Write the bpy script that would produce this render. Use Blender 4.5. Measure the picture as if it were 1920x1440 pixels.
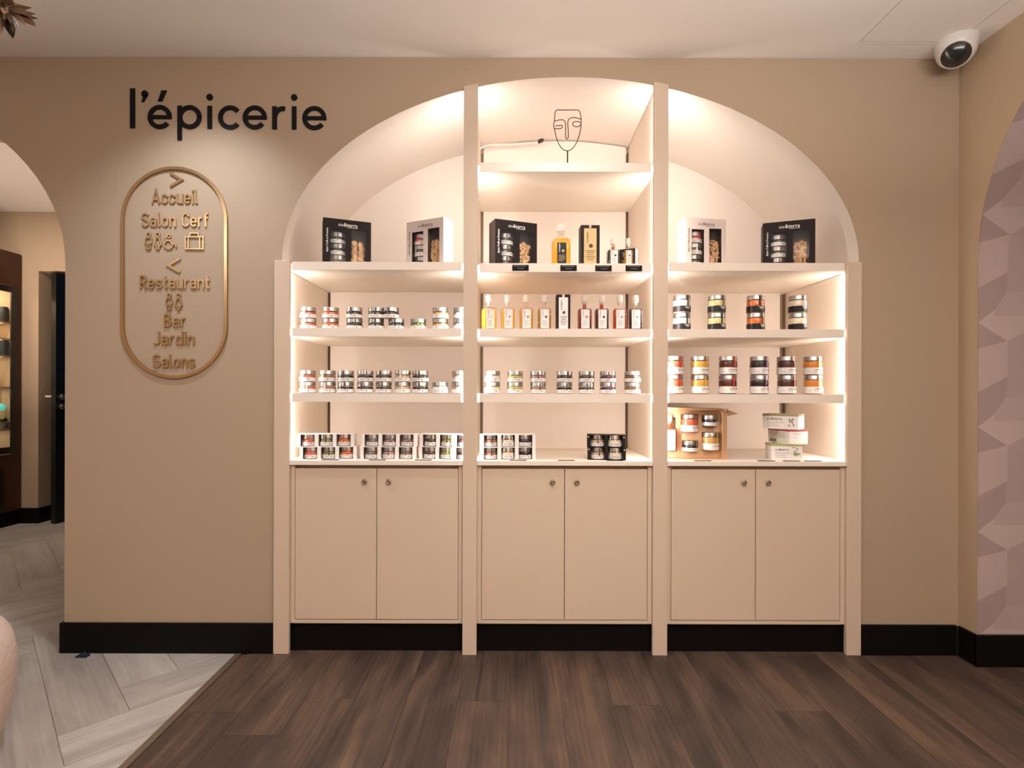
import bpy, bmesh, math, random
from mathutils import Matrix, Vector
from math import pi, sin, cos, atan2, sqrt, radians as R

random.seed(7)
sc = bpy.context.scene
for o in list(bpy.data.objects):
    bpy.data.objects.remove(o)
COL = sc.collection

# ------------------------------------------------------------------ camera
CZ = 1.087                                   # eye height (m); camera stands at X=0, Y=0 and looks along +Y
ROLL = 0.0027
cam_d = bpy.data.cameras.new('camera')
cam_d.sensor_width = 36.0
cam_d.lens = 36.0 * 1000 / 1920
cam_d.shift_x = 12 / 1920
cam_d.shift_y = 14 / 1920
cam_d.clip_start = 0.02
cam = bpy.data.objects.new('camera', cam_d)
COL.objects.link(cam)
cam.matrix_world = Matrix.Translation((0, 0, CZ)) @ Matrix.Rotation(pi / 2, 4, 'X') @ Matrix.Rotation(ROLL, 4, 'Z')
sc.camera = cam

# ------------------------------------------------------------------ world, view, lights
sc.view_settings.view_transform = 'Standard'
sc.view_settings.look = 'None'
sc.view_settings.gamma = 1.0
sc.view_settings.use_curve_mapping = False
sc.view_settings.exposure = 0.0
try:
    sc.cycles.use_denoising = True
    sc.cycles.max_bounces = 10
    sc.cycles.diffuse_bounces = 6
    sc.cycles.transparent_max_bounces = 16
    sc.cycles.caustics_reflective = False
    sc.cycles.caustics_refractive = False
    sc.cycles.sample_clamp_indirect = 4.0
except Exception:
    pass
w = bpy.data.worlds.new('world')
sc.world = w
w.use_nodes = True
w.node_tree.nodes['Background'].inputs[0].default_value = (1.0, 0.86, 0.72, 1)
w.node_tree.nodes['Background'].inputs[1].default_value = 0.15

WARM = (1.0, 0.79, 0.60)
LED_POWER = 186.0


def area_light(name, loc, size, sy, power, col=WARM, rot=(0, 0, 0), spread=180):
    l = bpy.data.lights.new(name, 'AREA')
    l.shape = 'RECTANGLE'; l.size = size; l.size_y = sy
    l.energy = power; l.color = col; l.spread = R(spread)
    o = bpy.data.objects.new(name, l); COL.objects.link(o)
    o.location = loc; o.rotation_euler = rot
    return o


def spot_light(name, loc, target, power, angle, blend=0.8, col=WARM, radius=0.03):
    l = bpy.data.lights.new(name, 'SPOT')
    l.energy = power; l.color = col; l.spot_size = R(angle); l.spot_blend = blend; l.shadow_soft_size = radius
    o = bpy.data.objects.new(name, l); COL.objects.link(o)
    o.location = loc
    o.rotation_euler = (Vector(target) - Vector(loc)).to_track_quat('-Z', 'Y').to_euler()
    return o


# ceiling lamps of the room (behind and above the camera) and of the corridor beyond the left arch, with unseen fills added
spot_light('sign_downlight', (-1.24, 1.83, 2.455), (-1.24, 1.86, 0), 45, 118, 1.0, (0.94, 1.0, 1.07))
spot_light('display_downlight', (0.20, 1.83, 2.455), (0.20, 1.86, 0), 28, 118, 1.0, (1.0, 0.99, 0.97))
area_light('ceiling_fill', (0.75, 0.1, 1.88), 2.4, 1.1, 108, (1.0, 0.96, 0.93), (pi, 0, 0))  # added unseen fill that brightens the ceiling; no pendant hangs here
area_light('room_lamp', (1.05, -0.9, 2.44), 1.0, 0.5, 34, (1.0, 0.75, 0.54))
area_light('room_lamp', (-2.4, -0.4, 2.44), 0.8, 0.5, 30, (1.0, 0.92, 0.86))
spot_light('floor_downlight', (0.35, 1.25, 2.46), (0.25, 1.55, 0), 55, 66, 1.0, (1.0, 0.89, 0.80))
spot_light('unseen_wall_fill', (-3.4, -2.0, 2.44), (-4.7, -2.7, 1.1), 150, 110, 1.0, (1.0, 0.86, 0.72))  # added spot, brightens the unseen wall mirrored in the brass letters
spot_light('unseen_wall_fill', (0.6, -2.3, 2.44), (0.6, -3.3, 1.1), 90, 100, 1.0, (1.0, 0.86, 0.72))  # added spot on the unseen wall behind the camera, for frontal bounce
spot_light('corridor_downlight', (-3.62, 3.25, 2.53), (-3.90, 4.5, 1.0), 78, 120, 1.0, (1.0, 0.84, 0.68))
area_light('corridor_fill', (-3.2, 3.3, 0.9), 1.2, 1.0, 17, (1.0, 0.78, 0.62), (pi, 0, 0))  # added upward fill, stands in for light bounced onto the corridor ceiling


# ------------------------------------------------------------------ helpers
def P(px, py, Y):
    """A point at depth Y that the 1920x1440 photograph shows at pixel (px, py)."""
    u, v = px - 948, 734 - py
    u, v = u * cos(ROLL) - v * sin(ROLL), u * sin(ROLL) + v * cos(ROLL)
    return (u * Y / 1000, Y, CZ + v * Y / 1000)


class M:
    """Collects faces; build() links them as ONE mesh object."""
    def __init__(s):
        s.v, s.f, s.m, s.sm = [], [], [], []

    def face(s, idx, mat=0, smooth=False):
        s.f.append(tuple(idx)); s.m.append(mat); s.sm.append(smooth)

    def poly(s, pts, mat=0):
        n = len(s.v); s.v += [tuple(p) for p in pts]
        s.face(range(n, n + len(pts)), mat)

    def box(s, x0, x1, y0, y1, z0, z1, mat=0, T=None):
        n = len(s.v)
        c = [(x, y, z) for z in (z0, z1) for y in (y0, y1) for x in (x0, x1)]
        if T is not None:
            c = [tuple(T @ Vector(p)) for p in c]
        s.v += c
        for q in ((0, 2, 3, 1), (4, 5, 7, 6), (0, 1, 5, 4), (1, 3, 7, 5), (3, 2, 6, 7), (2, 0, 4, 6)):
            s.face([n + i for i in q], mat)
        return s

    def cbox(s, x0, x1, y0, y1, z0, z1, c=0.002, mat=0):
        """box with chamfered edges along all sides"""
        bm = bmesh.new()
        bmesh.ops.create_cube(bm, size=1)
        for v in bm.verts:
            v.co = ((x0 + x1) / 2 + v.co.x * (x1 - x0), (y0 + y1) / 2 + v.co.y * (y1 - y0), (z0 + z1) / 2 + v.co.z * (z1 - z0))
        bmesh.ops.bevel(bm, geom=bm.edges[:], offset=c, segments=1, affect='EDGES', profile=0.5)
        s.add_bm(bm, mat); bm.free()
        return s

    def add_bm(s, bm, mat=0, smooth=False):
        n = len(s.v); bm.verts.index_update()
        s.v += [tuple(v.co) for v in bm.verts]
        for f in bm.faces:
            s.face([n + v.index for v in f.verts], mat, smooth)

    def lathe(s, prof, n=24, c=(0, 0, 0), mat=0, a0=0.0, a1=2 * pi, smooth=True, sx=1, sy=1, cap=True):
        full = abs(a1 - a0 - 2 * pi) < 1e-6
        k = n if full else n + 1
        base = len(s.v)
        for r, z in prof:
            for i in range(k):
                a = a0 + (a1 - a0) * i / n
                s.v.append((c[0] + r * cos(a) * sx, c[1] + r * sin(a) * sy, c[2] + z))
        for j in range(len(prof) - 1):
            for i in range(n):
                i2 = (i + 1) % k if full else i + 1
                s.face((base + j * k + i, base + j * k + i2, base + (j + 1) * k + i2, base + (j + 1) * k + i), mat, smooth)
        if full and cap:
            if prof[0][0] > 1e-6:
                s.face([base + i for i in reversed(range(k))], mat)
            if prof[-1][0] > 1e-6:
                s.face([base + (len(prof) - 1) * k + i for i in range(k)], mat)
        return s

    def tube(s, pts, r, n=8, mat=0, closed=False):
        pts = [Vector(p) for p in pts]
        base = len(s.v); k = len(pts)
        up = None
        for i, p in enumerate(pts):
            a = pts[(i - 1) % k] if (closed or i > 0) else p
            b = pts[(i + 1) % k] if (closed or i < k - 1) else p
            t = (b - a).normalized()
            if up is None:
                up = Vector((0, 1, 0)) if abs(t.y) < 0.9 else Vector((1, 0, 0))
            sd = t.cross(up).normalized(); up2 = sd.cross(t).normalized(); up = up2
            rr = r[i] if isinstance(r, (list, tuple)) else r
            for j in range(n):
                an = 2 * pi * j / n
                s.v.append(tuple(p + sd * (rr * cos(an)) + up2 * (rr * sin(an))))
        for i in range(k if closed else k - 1):
            i2 = (i + 1) % k
            for j in range(n):
                j2 = (j + 1) % n
                s.face((base + i * n + j, base + i2 * n + j, base + i2 * n + j2, base + i * n + j2), mat, True)
        if not closed:
            s.face([base + j for j in range(n)], mat)
            s.face([base + (k - 1) * n + j for j in reversed(range(n))], mat)
        return s

    def prism(s, poly, y0, y1, mat=0, smooth=False):
        """poly in (x,z), extruded in y"""
        n = len(s.v); k = len(poly)
        s.v += [(x, y0, z) for x, z in poly] + [(x, y1, z) for x, z in poly]
        s.face(range(n, n + k), mat); s.face([n + k + i for i in reversed(range(k))], mat)
        for i in range(k):
            j = (i + 1) % k
            s.face((n + i, n + k + i, n + k + j, n + j), mat, smooth)
        return s

    def zprism(s, poly, z0, z1, mat=0):
        n = len(s.v); k = len(poly)
        s.v += [(x, y, z0) for x, y in poly] + [(x, y, z1) for x, y in poly]
        s.face([n + i for i in reversed(range(k))], mat); s.face([n + k + i for i in range(k)], mat)
        for i in range(k):
            j = (i + 1) % k
            s.face((n + i, n + j, n + k + j, n + k + i), mat)
        return s

    def mesh(s, name, mats, fix=True):
        me = bpy.data.meshes.new(name)
        me.from_pydata(s.v, [], s.f)
        for m in (mats if isinstance(mats, (list, tuple)) else [mats]):
            me.materials.append(m)
        me.polygons.foreach_set('material_index', s.m)
        me.polygons.foreach_set('use_smooth', s.sm)
        if fix:
            bm = bmesh.new(); bm.from_mesh(me)
            bmesh.ops.recalc_face_normals(bm, faces=bm.faces)
            bm.to_mesh(me); bm.free()
        if any(s.sm):
            me.set_sharp_from_angle(angle=R(40))
        me.update()
        return me

    def build(s, name, mats, parent=None, loc=None, rotz=0, fix=True):
        return link(name, s.mesh(name, mats, fix), parent, loc, rotz)


def link(name, me, parent=None, loc=None, rotz=0):
    o = bpy.data.objects.new(name, me); COL.objects.link(o)
    if parent is not None:
        o.parent = parent
    if loc is not None:
        o.location = loc
    if rotz:
        o.rotation_euler = (0, 0, rotz)
    return o


def tag(o, label, cat, group=None):
    o['label'] = label; o['category'] = cat
    if group:
        o['group'] = group
    return o


def thing(name, label, cat, loc=(0, 0, 0), rotz=0, group=None):
    o = bpy.data.objects.new(name, None); COL.objects.link(o)
    o.empty_display_size = 0.05
    o.location = loc; o.rotation_euler = (0, 0, rotz)
    return tag(o, label, cat, group)


def struct(name, m, mats, parent=None, fix=True):
    o = m.build(name, mats, parent, fix=fix)
    if parent is None:
        o['kind'] = 'structure'
    return o


def dup(root, loc, rotz, label, group=None):
    """copy of a thing with its parts and sub-parts"""
    r = root.copy(); COL.objects.link(r)
    r.location = loc; r.rotation_euler = (0, 0, rotz); r['label'] = label
    if group:
        r['group'] = group
    for ch in list(root.children):
        c = ch.copy(); COL.objects.link(c); c.parent = r
        for g in list(ch.children):
            d = g.copy(); COL.objects.link(d); d.parent = c
    return r


# ------------------------------------------------------------------ materials
MATS = {}


def mat(name, col, rough=0.5, metal=0.0, coat=0.0, spec=0.5, bump=0.0, bscale=200.0, var=0.0, vscale=3.0, emit=None, estr=0.0, transl=0.0, alpha=None):
    if name in MATS:
        return MATS[name]
    m = bpy.data.materials.new(name); m.use_nodes = True
    nt = m.node_tree; b = nt.nodes['Principled BSDF']
    b.inputs['Base Color'].default_value = (*col, 1)
    b.inputs['Roughness'].default_value = rough
    b.inputs['Metallic'].default_value = metal
    b.inputs['Coat Weight'].default_value = coat
    b.inputs['Coat Roughness'].default_value = 0.08
    b.inputs['Specular IOR Level'].default_value = spec
    if emit:
        b.inputs['Emission Color'].default_value = (*emit, 1)
        b.inputs['Emission Strength'].default_value = estr
    tc = None
    if bump or var:
        tc = nt.nodes.new('ShaderNodeTexCoord')
    if var:
        n = nt.nodes.new('ShaderNodeTexNoise'); n.inputs['Scale'].default_value = vscale; n.inputs['Detail'].default_value = 5
        nt.links.new(tc.outputs['Object'], n.inputs['Vector'])
        hs = nt.nodes.new('ShaderNodeMix'); hs.data_type = 'RGBA'
        hs.inputs[6].default_value = (*[c * (1 - var) for c in col], 1)
        hs.inputs[7].default_value = (*[min(1, c * (1 + var)) for c in col], 1)
        nt.links.new(n.outputs['Fac'], hs.inputs[0])
        nt.links.new(hs.outputs[2], b.inputs['Base Color'])
    if bump:
        n = nt.nodes.new('ShaderNodeTexNoise'); n.inputs['Scale'].default_value = bscale; n.inputs['Detail'].default_value = 3
        nt.links.new(tc.outputs['Object'], n.inputs['Vector'])
        bp = nt.nodes.new('ShaderNodeBump'); bp.inputs['Strength'].default_value = bump; bp.inputs['Distance'].default_value = 0.002
        nt.links.new(n.outputs['Fac'], bp.inputs['Height'])
        nt.links.new(bp.outputs['Normal'], b.inputs['Normal'])
    if transl:
        t = nt.nodes.new('ShaderNodeBsdfTranslucent'); t.inputs['Color'].default_value = (*col, 1)
        mx = nt.nodes.new('ShaderNodeMixShader'); mx.inputs[0].default_value = transl
        nt.links.new(b.outputs[0], mx.inputs[1]); nt.links.new(t.outputs[0], mx.inputs[2])
        nt.links.new(mx.outputs[0], nt.nodes['Material Output'].inputs['Surface'])
    MATS[name] = m
    return m


def glass(name, tint=(1, 1, 1), ior=1.45, rough=0.02, haze=0.0):
    """thin clear glass or film: fresnel mix of mirror reflection and see-through"""
    if name in MATS:
        return MATS[name]
    m = bpy.data.materials.new(name); m.use_nodes = True
    nt = m.node_tree; nt.nodes.remove(nt.nodes['Principled BSDF'])
    fr = nt.nodes.new('ShaderNodeFresnel')
    geo = nt.nodes.new('ShaderNodeNewGeometry')            # the same reflectance from both sides of a thin wall
    mr = nt.nodes.new('ShaderNodeMapRange')
    mr.inputs['To Min'].default_value = ior; mr.inputs['To Max'].default_value = 1 / ior
    nt.links.new(geo.outputs['Backfacing'], mr.inputs['Value']); nt.links.new(mr.outputs[0], fr.inputs['IOR'])
    tr = nt.nodes.new('ShaderNodeBsdfTransparent'); tr.inputs['Color'].default_value = (*tint, 1)
    gl = nt.nodes.new('ShaderNodeBsdfGlossy'); gl.inputs['Roughness'].default_value = rough
    mx = nt.nodes.new('ShaderNodeMixShader')
    nt.links.new(fr.outputs[0], mx.inputs[0])
    nt.links.new(tr.outputs[0], mx.inputs[1]); nt.links.new(gl.outputs[0], mx.inputs[2])
    out = mx
    if haze:
        df = nt.nodes.new('ShaderNodeBsdfDiffuse'); df.inputs['Color'].default_value = (0.9, 0.9, 0.9, 1)
        m2 = nt.nodes.new('ShaderNodeMixShader'); m2.inputs[0].default_value = haze
        nt.links.new(mx.outputs[0], m2.inputs[1]); nt.links.new(df.outputs[0], m2.inputs[2]); out = m2
    nt.links.new(out.outputs[0], nt.nodes['Material Output'].inputs['Surface'])
    MATS[name] = m
    return m


def liquid(name, tint, body, mixv):
    """clear coloured liquid: tinted see-through with some body colour and a gloss"""
    if name in MATS:
        return MATS[name]
    m = bpy.data.materials.new(name); m.use_nodes = True
    nt = m.node_tree; b = nt.nodes['Principled BSDF']
    b.inputs['Base Color'].default_value = (*body, 1); b.inputs['Roughness'].default_value = 0.2
    tr = nt.nodes.new('ShaderNodeBsdfTransparent'); tr.inputs['Color'].default_value = (*tint, 1)
    mx = nt.nodes.new('ShaderNodeMixShader'); mx.inputs[0].default_value = mixv
    nt.links.new(b.outputs[0], mx.inputs[1]); nt.links.new(tr.outputs[0], mx.inputs[2])
    nt.links.new(mx.outputs[0], nt.nodes['Material Output'].inputs['Surface'])
    MATS[name] = m
    return m


def wood_mat(name, dark, mid, light, rough, axis='Y', grain=1.0, rnd=0.5, spec=0.4):
    """plank grain along the local axis; each plank object offsets the pattern and tone by its own random"""
    m = bpy.data.materials.new(name); m.use_nodes = True
    nt = m.node_tree; b = nt.nodes['Principled BSDF']; L = nt.links
    tc = nt.nodes.new('ShaderNodeTexCoord'); oi = nt.nodes.new('ShaderNodeObjectInfo')
    off = nt.nodes.new('ShaderNodeVectorMath'); off.operation = 'SCALE'; off.inputs[0].default_value = (13.1, 37.7, 5.3)
    L.new(oi.outputs['Random'], off.inputs['Scale'])
    add = nt.nodes.new('ShaderNodeVectorMath'); add.operation = 'ADD'
    L.new(tc.outputs['Object'], add.inputs[0]); L.new(off.outputs[0], add.inputs[1])

    def noise(scale, det, dist=0.0):
        mp = nt.nodes.new('ShaderNodeMapping')
        mp.inputs['Scale'].default_value = scale
        L.new(add.outputs[0], mp.inputs['Vector'])
        n = nt.nodes.new('ShaderNodeTexNoise'); n.inputs['Scale'].default_value = 1.0
        n.inputs['Detail'].default_value = det; n.inputs['Distortion'].default_value = dist
        n.inputs['Roughness'].default_value = 0.6
        L.new(mp.outputs[0], n.inputs['Vector'])
        return n
    broad = noise((9, 1.1, 1), 4, 0.8)
    fine = noise((75 * grain, 2.6, 1), 7, 0.6)
    knot = noise((5, 2.2, 1), 3, 1.5)
    # cathedral grain: distorted bands across the plank
    mp = nt.nodes.new('ShaderNodeMapping'); mp.inputs['Scale'].default_value = (7, 0.7, 1)
    L.new(add.outputs[0], mp.inputs['Vector'])
    wv = nt.nodes.new('ShaderNodeTexWave'); wv.inputs['Scale'].default_value = 2.2; wv.inputs['Distortion'].default_value = 7
    wv.inputs['Detail'].default_value = 3; wv.inputs['Detail Scale'].default_value = 0.7
    L.new(mp.outputs[0], wv.inputs['Vector'])

    def math(op, a, bb):
        n = nt.nodes.new('ShaderNodeMath'); n.operation = op
        for i, x in enumerate((a, bb)):
            if isinstance(x, (int, float)):
                n.inputs[i].default_value = x
            else:
                L.new(x, n.inputs[i])
        return n.outputs[0]
    t = math('MULTIPLY', broad.outputs['Fac'], 0.95)
    t = math('ADD', t, math('MULTIPLY', fine.outputs['Fac'], 0.30))
    t = math('ADD', t, math('MULTIPLY', wv.outputs['Fac'], 0.06))
    t = math('ADD', t, math('MULTIPLY', knot.outputs['Fac'], 0.38))
    t = math('ADD', t, math('MULTIPLY', oi.outputs['Random'], rnd))
    t = math('SUBTRACT', t, 0.345 + rnd * 0.5)
    cr = nt.nodes.new('ShaderNodeValToRGB')
    e = cr.color_ramp.elements
    e[0].position = 0.28; e[0].color = (*dark, 1)
    e[1].position = 0.78; e[1].color = (*light, 1)
    k = e.new(0.5); k.color = (*mid, 1)
    L.new(t, cr.inputs[0]); L.new(cr.outputs[0], b.inputs['Base Color'])
    b.inputs['Roughness'].default_value = rough
    b.inputs['Specular IOR Level'].default_value = spec
    bp = nt.nodes.new('ShaderNodeBump'); bp.inputs['Strength'].default_value = 0.25; bp.inputs['Distance'].default_value = 0.0008
    L.new(fine.outputs['Fac'], bp.inputs['Height']); L.new(bp.outputs[0], b.inputs['Normal'])
    MATS[name] = m
    return m


paint = mat('wall paint', (0.42, 0.318, 0.226), 0.55, spec=0.3, bump=0.08, bscale=260, var=0.02, vscale=2)
paint_side = mat('side wall paint', (0.46, 0.345, 0.235), 0.55, spec=0.3, bump=0.06, bscale=260)
white_ceiling = mat('ceiling paint', (0.87, 0.82, 0.785), 0.7, spec=0.2, bump=0.05, bscale=300)
niche_paint = mat('niche paint', (0.78, 0.705, 0.655), 0.6, spec=0.25, bump=0.05, bscale=260)
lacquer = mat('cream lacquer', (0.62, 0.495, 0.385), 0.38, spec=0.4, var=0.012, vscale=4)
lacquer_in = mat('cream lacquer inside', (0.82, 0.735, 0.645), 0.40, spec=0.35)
black_base = mat('black skirting', (0.005, 0.004, 0.0035), 0.5, spec=0.12)
gold = mat('brushed brass', (0.56, 0.375, 0.195), 0.27, metal=1.0, bump=0.05, bscale=400)
sign_black = mat('matt black letters', (0.005, 0.005, 0.006), 0.5, spec=0.18)
steel = mat('brushed steel', (0.42, 0.395, 0.375), 0.33, metal=1.0)
chrome = mat('chrome', (0.75, 0.72, 0.68), 0.15, metal=1.0)
led_m = mat('led strip', (0.9, 0.9, 0.9), 0.5, emit=(1.0, 0.885, 0.785), estr=LED_POWER)
wire_m = mat('dark bronze wire', (0.035, 0.022, 0.016), 0.4, metal=0.6)
white_pl = mat('white plastic', (0.66, 0.62, 0.58), 0.35)
dark_pl = mat('dark plastic', (0.012, 0.011, 0.012), 0.25, coat=0.6)
print_dark = mat('print ink', (0.03, 0.03, 0.035), 0.6)
print_grey = mat('grey print ink', (0.30, 0.28, 0.28), 0.6)
print_white = mat('white print ink', (0.85, 0.83, 0.80), 0.5)
print_gold = mat('gold print ink', (0.55, 0.40, 0.18), 0.5)
label_white = mat('label paper', (0.82, 0.79, 0.77), 0.45)
label_black = mat('black label paper', (0.016, 0.014, 0.016), 0.4, spec=0.25)
carton_white = mat('white carton', (0.84, 0.80, 0.78), 0.5)
carton_black = mat('black carton', (0.02, 0.014, 0.013), 0.5, spec=0.15)
box_black = mat('black gift card', (0.014, 0.010, 0.010), 0.5, spec=0.12)
box_pink = mat('pale pinkish card', (0.62, 0.53, 0.50), 0.5)
box_mint = mat('mint card', (0.27, 0.56, 0.35), 0.5)
box_inner = mat('gift box lining', (0.16, 0.12, 0.11), 0.6)
kraft = mat('kraft cardboard', (0.50, 0.29, 0.15), 0.75, bump=0.1, bscale=500, var=0.06, vscale=30)
kraft_in = mat('kraft insert', (0.54, 0.33, 0.19), 0.75, bump=0.1, bscale=500, var=0.06, vscale=25)
tagm = mat('black tag', (0.008, 0.007, 0.007), 0.5, spec=0.1)
jar_glass = glass('jar glass')
film = glass('clear film', ior=1.2, rough=0.06, haze=0.012)
cork_m = mat('clear stopper', (0.92, 0.88, 0.83), 0.12, coat=0.3, transl=0.6)
cracker_m = mat('cracker', (0.62, 0.38, 0.19), 0.8, bump=0.4, bscale=300, var=0.2, vscale=60)
dark_wood_floor = wood_mat('brown oak floor', (0.027, 0.0185, 0.0155), (0.061, 0.039, 0.031), (0.135, 0.081, 0.054), 0.45, rnd=0.10)
grey_wood_floor = wood_mat('grey oak floor', (0.27, 0.248, 0.229), (0.355, 0.327, 0.303), (0.46, 0.43, 0.40), 0.42, rnd=0.12)
strip_m = mat('threshold metal', (0.16, 0.115, 0.085), 0.4, metal=0.3)

# ------------------------------------------------------------------ the room shell
YW = 2.215           # face of the wall with the niche
YB = 2.740           # back of the niche
YN = 2.706           # face of the back boards in the bays
CEIL = 2.4725
XR = 1.88            # right-hand wall
A_C, A_A, A_B, A_Z = 0.268, 1.198, 0.766, 1.627            # niche arch: centre, half width, rise, springing
B_C, B_A, B_B = 0.256, 1.202, 0.735                        # its back edge
L_C, L_A, L_B, L_Z = -2.915, 1.085, 0.778, 1.616           # left arch


def arch(c, a, b, z, n=40):
    return [(c - a * cos(pi * i / n), z + b * sin(pi * i / n)) for i in range(n + 1)]


def niche_z(x):
    t = (x - A_C) / A_A
    return A_Z + A_B * sqrt(max(0, 1 - t * t))


def niche_zb(x):
    t = (x - B_C) / B_A
    return A_Z + B_B * sqrt(max(0, 1 - t * t))


def pierced(name, fo, bo, top, place_f, place_b, mats, soffit_mat):
    """wall with arched openings: fo, bo are lower outlines (u, z) of the front and back face; soffit_mat(i) picks the material between them"""
    m = M(); k = len(fo)
    m.v += [place_f(u, z) for u, z in fo] + [place_b(u, z) for u, z in bo]
    m.v += [place_f(u, top) for u, z in fo] + [place_b(u, top) for u, z in bo]
    for i in range(k - 1):
        if abs(fo[i][0] - fo[i + 1][0]) > 1e-6:
            m.face((i, i + 1, 2 * k + i + 1, 2 * k + i)); m.face((k + i, 3 * k + i, 3 * k + i + 1, k + i + 1))
            m.face((2 * k + i, 2 * k + i + 1, 3 * k + i + 1, 3 * k + i))
        m.face((i, k + i, k + i + 1, i + 1), soffit_mat(i), True)
    m.face((0, 2 * k, 3 * k, k)); m.face((k - 1, 2 * k - 1, 4 * k - 1, 3 * k - 1))
    me = m.mesh(name, mats, fix=False)
    bm = bmesh.new(); bm.from_mesh(me)
    bmesh.ops.remove_doubles(bm, verts=bm.verts, dist=1e-5)
    bmesh.ops.recalc_face_normals(bm, faces=bm.faces); bm.to_mesh(me); bm.free()
    me.set_sharp_from_angle(angle=R(30))
    o = link(name, me); o['kind'] = 'structure'
    return o


def wall_low(c, a, b):
    lz = arch(L_C, L_A, L_B, L_Z); nz = arch(c, a, b, A_Z, 64)
    return [(-4.7, 0), (lz[0][0], 0)] + lz + [(lz[-1][0], 0), (nz[0][0], 0)] + nz + [(nz[-1][0], 0), (XR + 0.42, 0)]


wall_back = pierced('wall_back', wall_low(A_C, A_A, A_B), wall_low(B_C, B_A, B_B), 2.62, lambda u, z: (u, YW, z), lambda u, z: (u, YB, z),
                    [paint, niche_paint], lambda i: 1 if i >= 2 + 41 + 1 else 0)

# back of the niche, left of the room, corridor and the rest of the shell
struct('wall_niche', M().box(-1.3, 1.75, YB, YB + 0.06, 0, 2.55), niche_paint)
H2 = 2.545                                  # corridor ceiling
struct('ceiling', M().box(-4.7, XR + 0.42, -3.3, YW, CEIL, CEIL + 0.06), white_ceiling)
struct('ceiling.001', M().box(-4.7, -1.2, YB, 6.2, H2, H2 + 0.06), white_ceiling)
YC = 4.36                                   # corridor end wall
mm = M()
mm.box(-4.7, -3.82, YC, YC + 0.15, 0, H2)
mm.box(-3.82, -2.6, YC, YC + 0.15, 2.06, H2)
mm.box(-2.6, -1.2, YC, YC + 0.15, 0, H2)
mm.box(-3.82 - 0.1, -3.82, YC + 0.15, YC + 0.5, 0, H2)       # reveal of the doorway
struct('wall_corridor', mm, paint)
struct('wall_left', M().box(-4.76, -4.7, -3.3, 6.2, 0, 2.62), paint)
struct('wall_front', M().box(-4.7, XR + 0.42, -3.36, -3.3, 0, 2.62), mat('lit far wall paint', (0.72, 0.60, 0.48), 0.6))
struct('wall_passage', M().box(-4.7, -1.2, 6.2, 6.26, 0, 2.62), mat('passage paint', (0.10, 0.08, 0.065), 0.7))
struct('wall_partition', M().box(-1.2, -1.14, YB, 6.2, 0, 2.62), paint)

# right wall with its arched recess
RY0, RY1, R_Z, R_B = 0.725, 2.125, 1.61, 0.80
rc, ra = (RY0 + RY1) / 2, (RY1 - RY0) / 2
ry = [(rc - ra * cos(pi * i / 48), R_Z + R_B * sin(pi * i / 48)) for i in range(49)]
out = [(-3.3, 0), (RY0, 0)] + ry + [(RY1, 0), (YW, 0)]
wall_right = pierced('wall_right', out, out, 2.62, lambda u, z: (XR, u, z), lambda u, z: (XR + 0.40, u, z), paint_side, lambda i: 0)

# faceted wallpaper (flat print) on the reveal of that recess
tones = [(0.48, 0.365, 0.345), (0.40, 0.294, 0.28), (0.52, 0.398, 0.376), (0.45, 0.337, 0.32), (0.545, 0.425, 0.40)]
wp_m = [mat('wallpaper tone %d' % i, c, 0.55, spec=0.3, var=0.07, vscale=14) for i, c in enumerate(tones)]
PER = 0.416
X0, SX = XR + 0.0005, 0.00087 * 1.0


def wp_pt(a, s):
    """a: distance along X from the edge (m); s: height along the jamb and round the arch"""
    off = 0.0015
    if s <= R_Z:
        return (XR + 0.0005 + a, RY1 - off, s)
    ang = (s - R_Z) / 0.75
    return (XR + 0.0005 + a, rc + (ra - off) * cos(ang), R_Z + (R_B - off) * sin(ang))


wp = M()
zx = lambda x: max(0.0, (x - 129) * SX)
cell = [  # (tone, outline in the print's own units; y grows downwards over one repeat of 485)
    (1, [(129, 35), (265, 120), (129, 155)]),
    (2, [(129, 155), (265, 120), (265, 285), (129, 358)]),
    (1, [(129, 358), (265, 285), (256, 384), (205, 460), (129, 520)]),
    (3, [(265, 120), (360, 68), (345, 190), (352, 280), (265, 285)]),
    (3, [(265, 285), (352, 280), (420, 276), (430, 372), (345, 376), (256, 384)]),
    (0, [(256, 384), (345, 376), (430, 372), (440, 480), (348, 490), (205, 490), (205, 460)]),
    (4, [(205, 490), (348, 490), (440, 480), (445, 505), (360, 553), (265, 605), (129, 520), (205, 460)]),
    (1, [(360, 68), (445, 20), (520, 110), (520, 270), (420, 276), (352, 280), (345, 190)]),
    (3, [(445, 20), (520, 20), (520, 110)]),
    (2, [(420, 276), (520, 270), (520, 505), (445, 505), (440, 480), (430, 372)]),
]
for k in range(-1, 7):
    for tone, poly in cell:
        # cut each outline into horizontal bands so that it follows the arch
        pts = [(zx(x), (605 - y) / 485 * PER + k * PER + 0.045) for x, y in poly]
        lo, hi = max(0.127, min(p[1] for p in pts)), min(2.55, max(p[1] for p in pts))
        if hi <= lo:
            continue
        nb = 1 if hi < R_Z else 8

        def clip(pp, lim, keep_above):
            o = []
            for i in range(len(pp)):
                a, b = pp[i], pp[(i + 1) % len(pp)]
                ia = (a[1] >= lim) if keep_above else (a[1] <= lim)
                ib = (b[1] >= lim) if keep_above else (b[1] <= lim)
                if ia:
                    o.append(a)
                if ia != ib and abs(b[1] - a[1]) > 1e-9:
                    t = (lim - a[1]) / (b[1] - a[1])
                    o.append((a[0] + t * (b[0] - a[0]), lim))
            return o
        for bnd in range(nb):
            a, b = lo + (hi - lo) * bnd / nb, lo + (hi - lo) * (bnd + 1) / nb
            q = clip(clip(pts, a, True), b, False)
            if len(q) >= 3:
                wp.poly([wp_pt(x, s) for x, s in q], tone)
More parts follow.
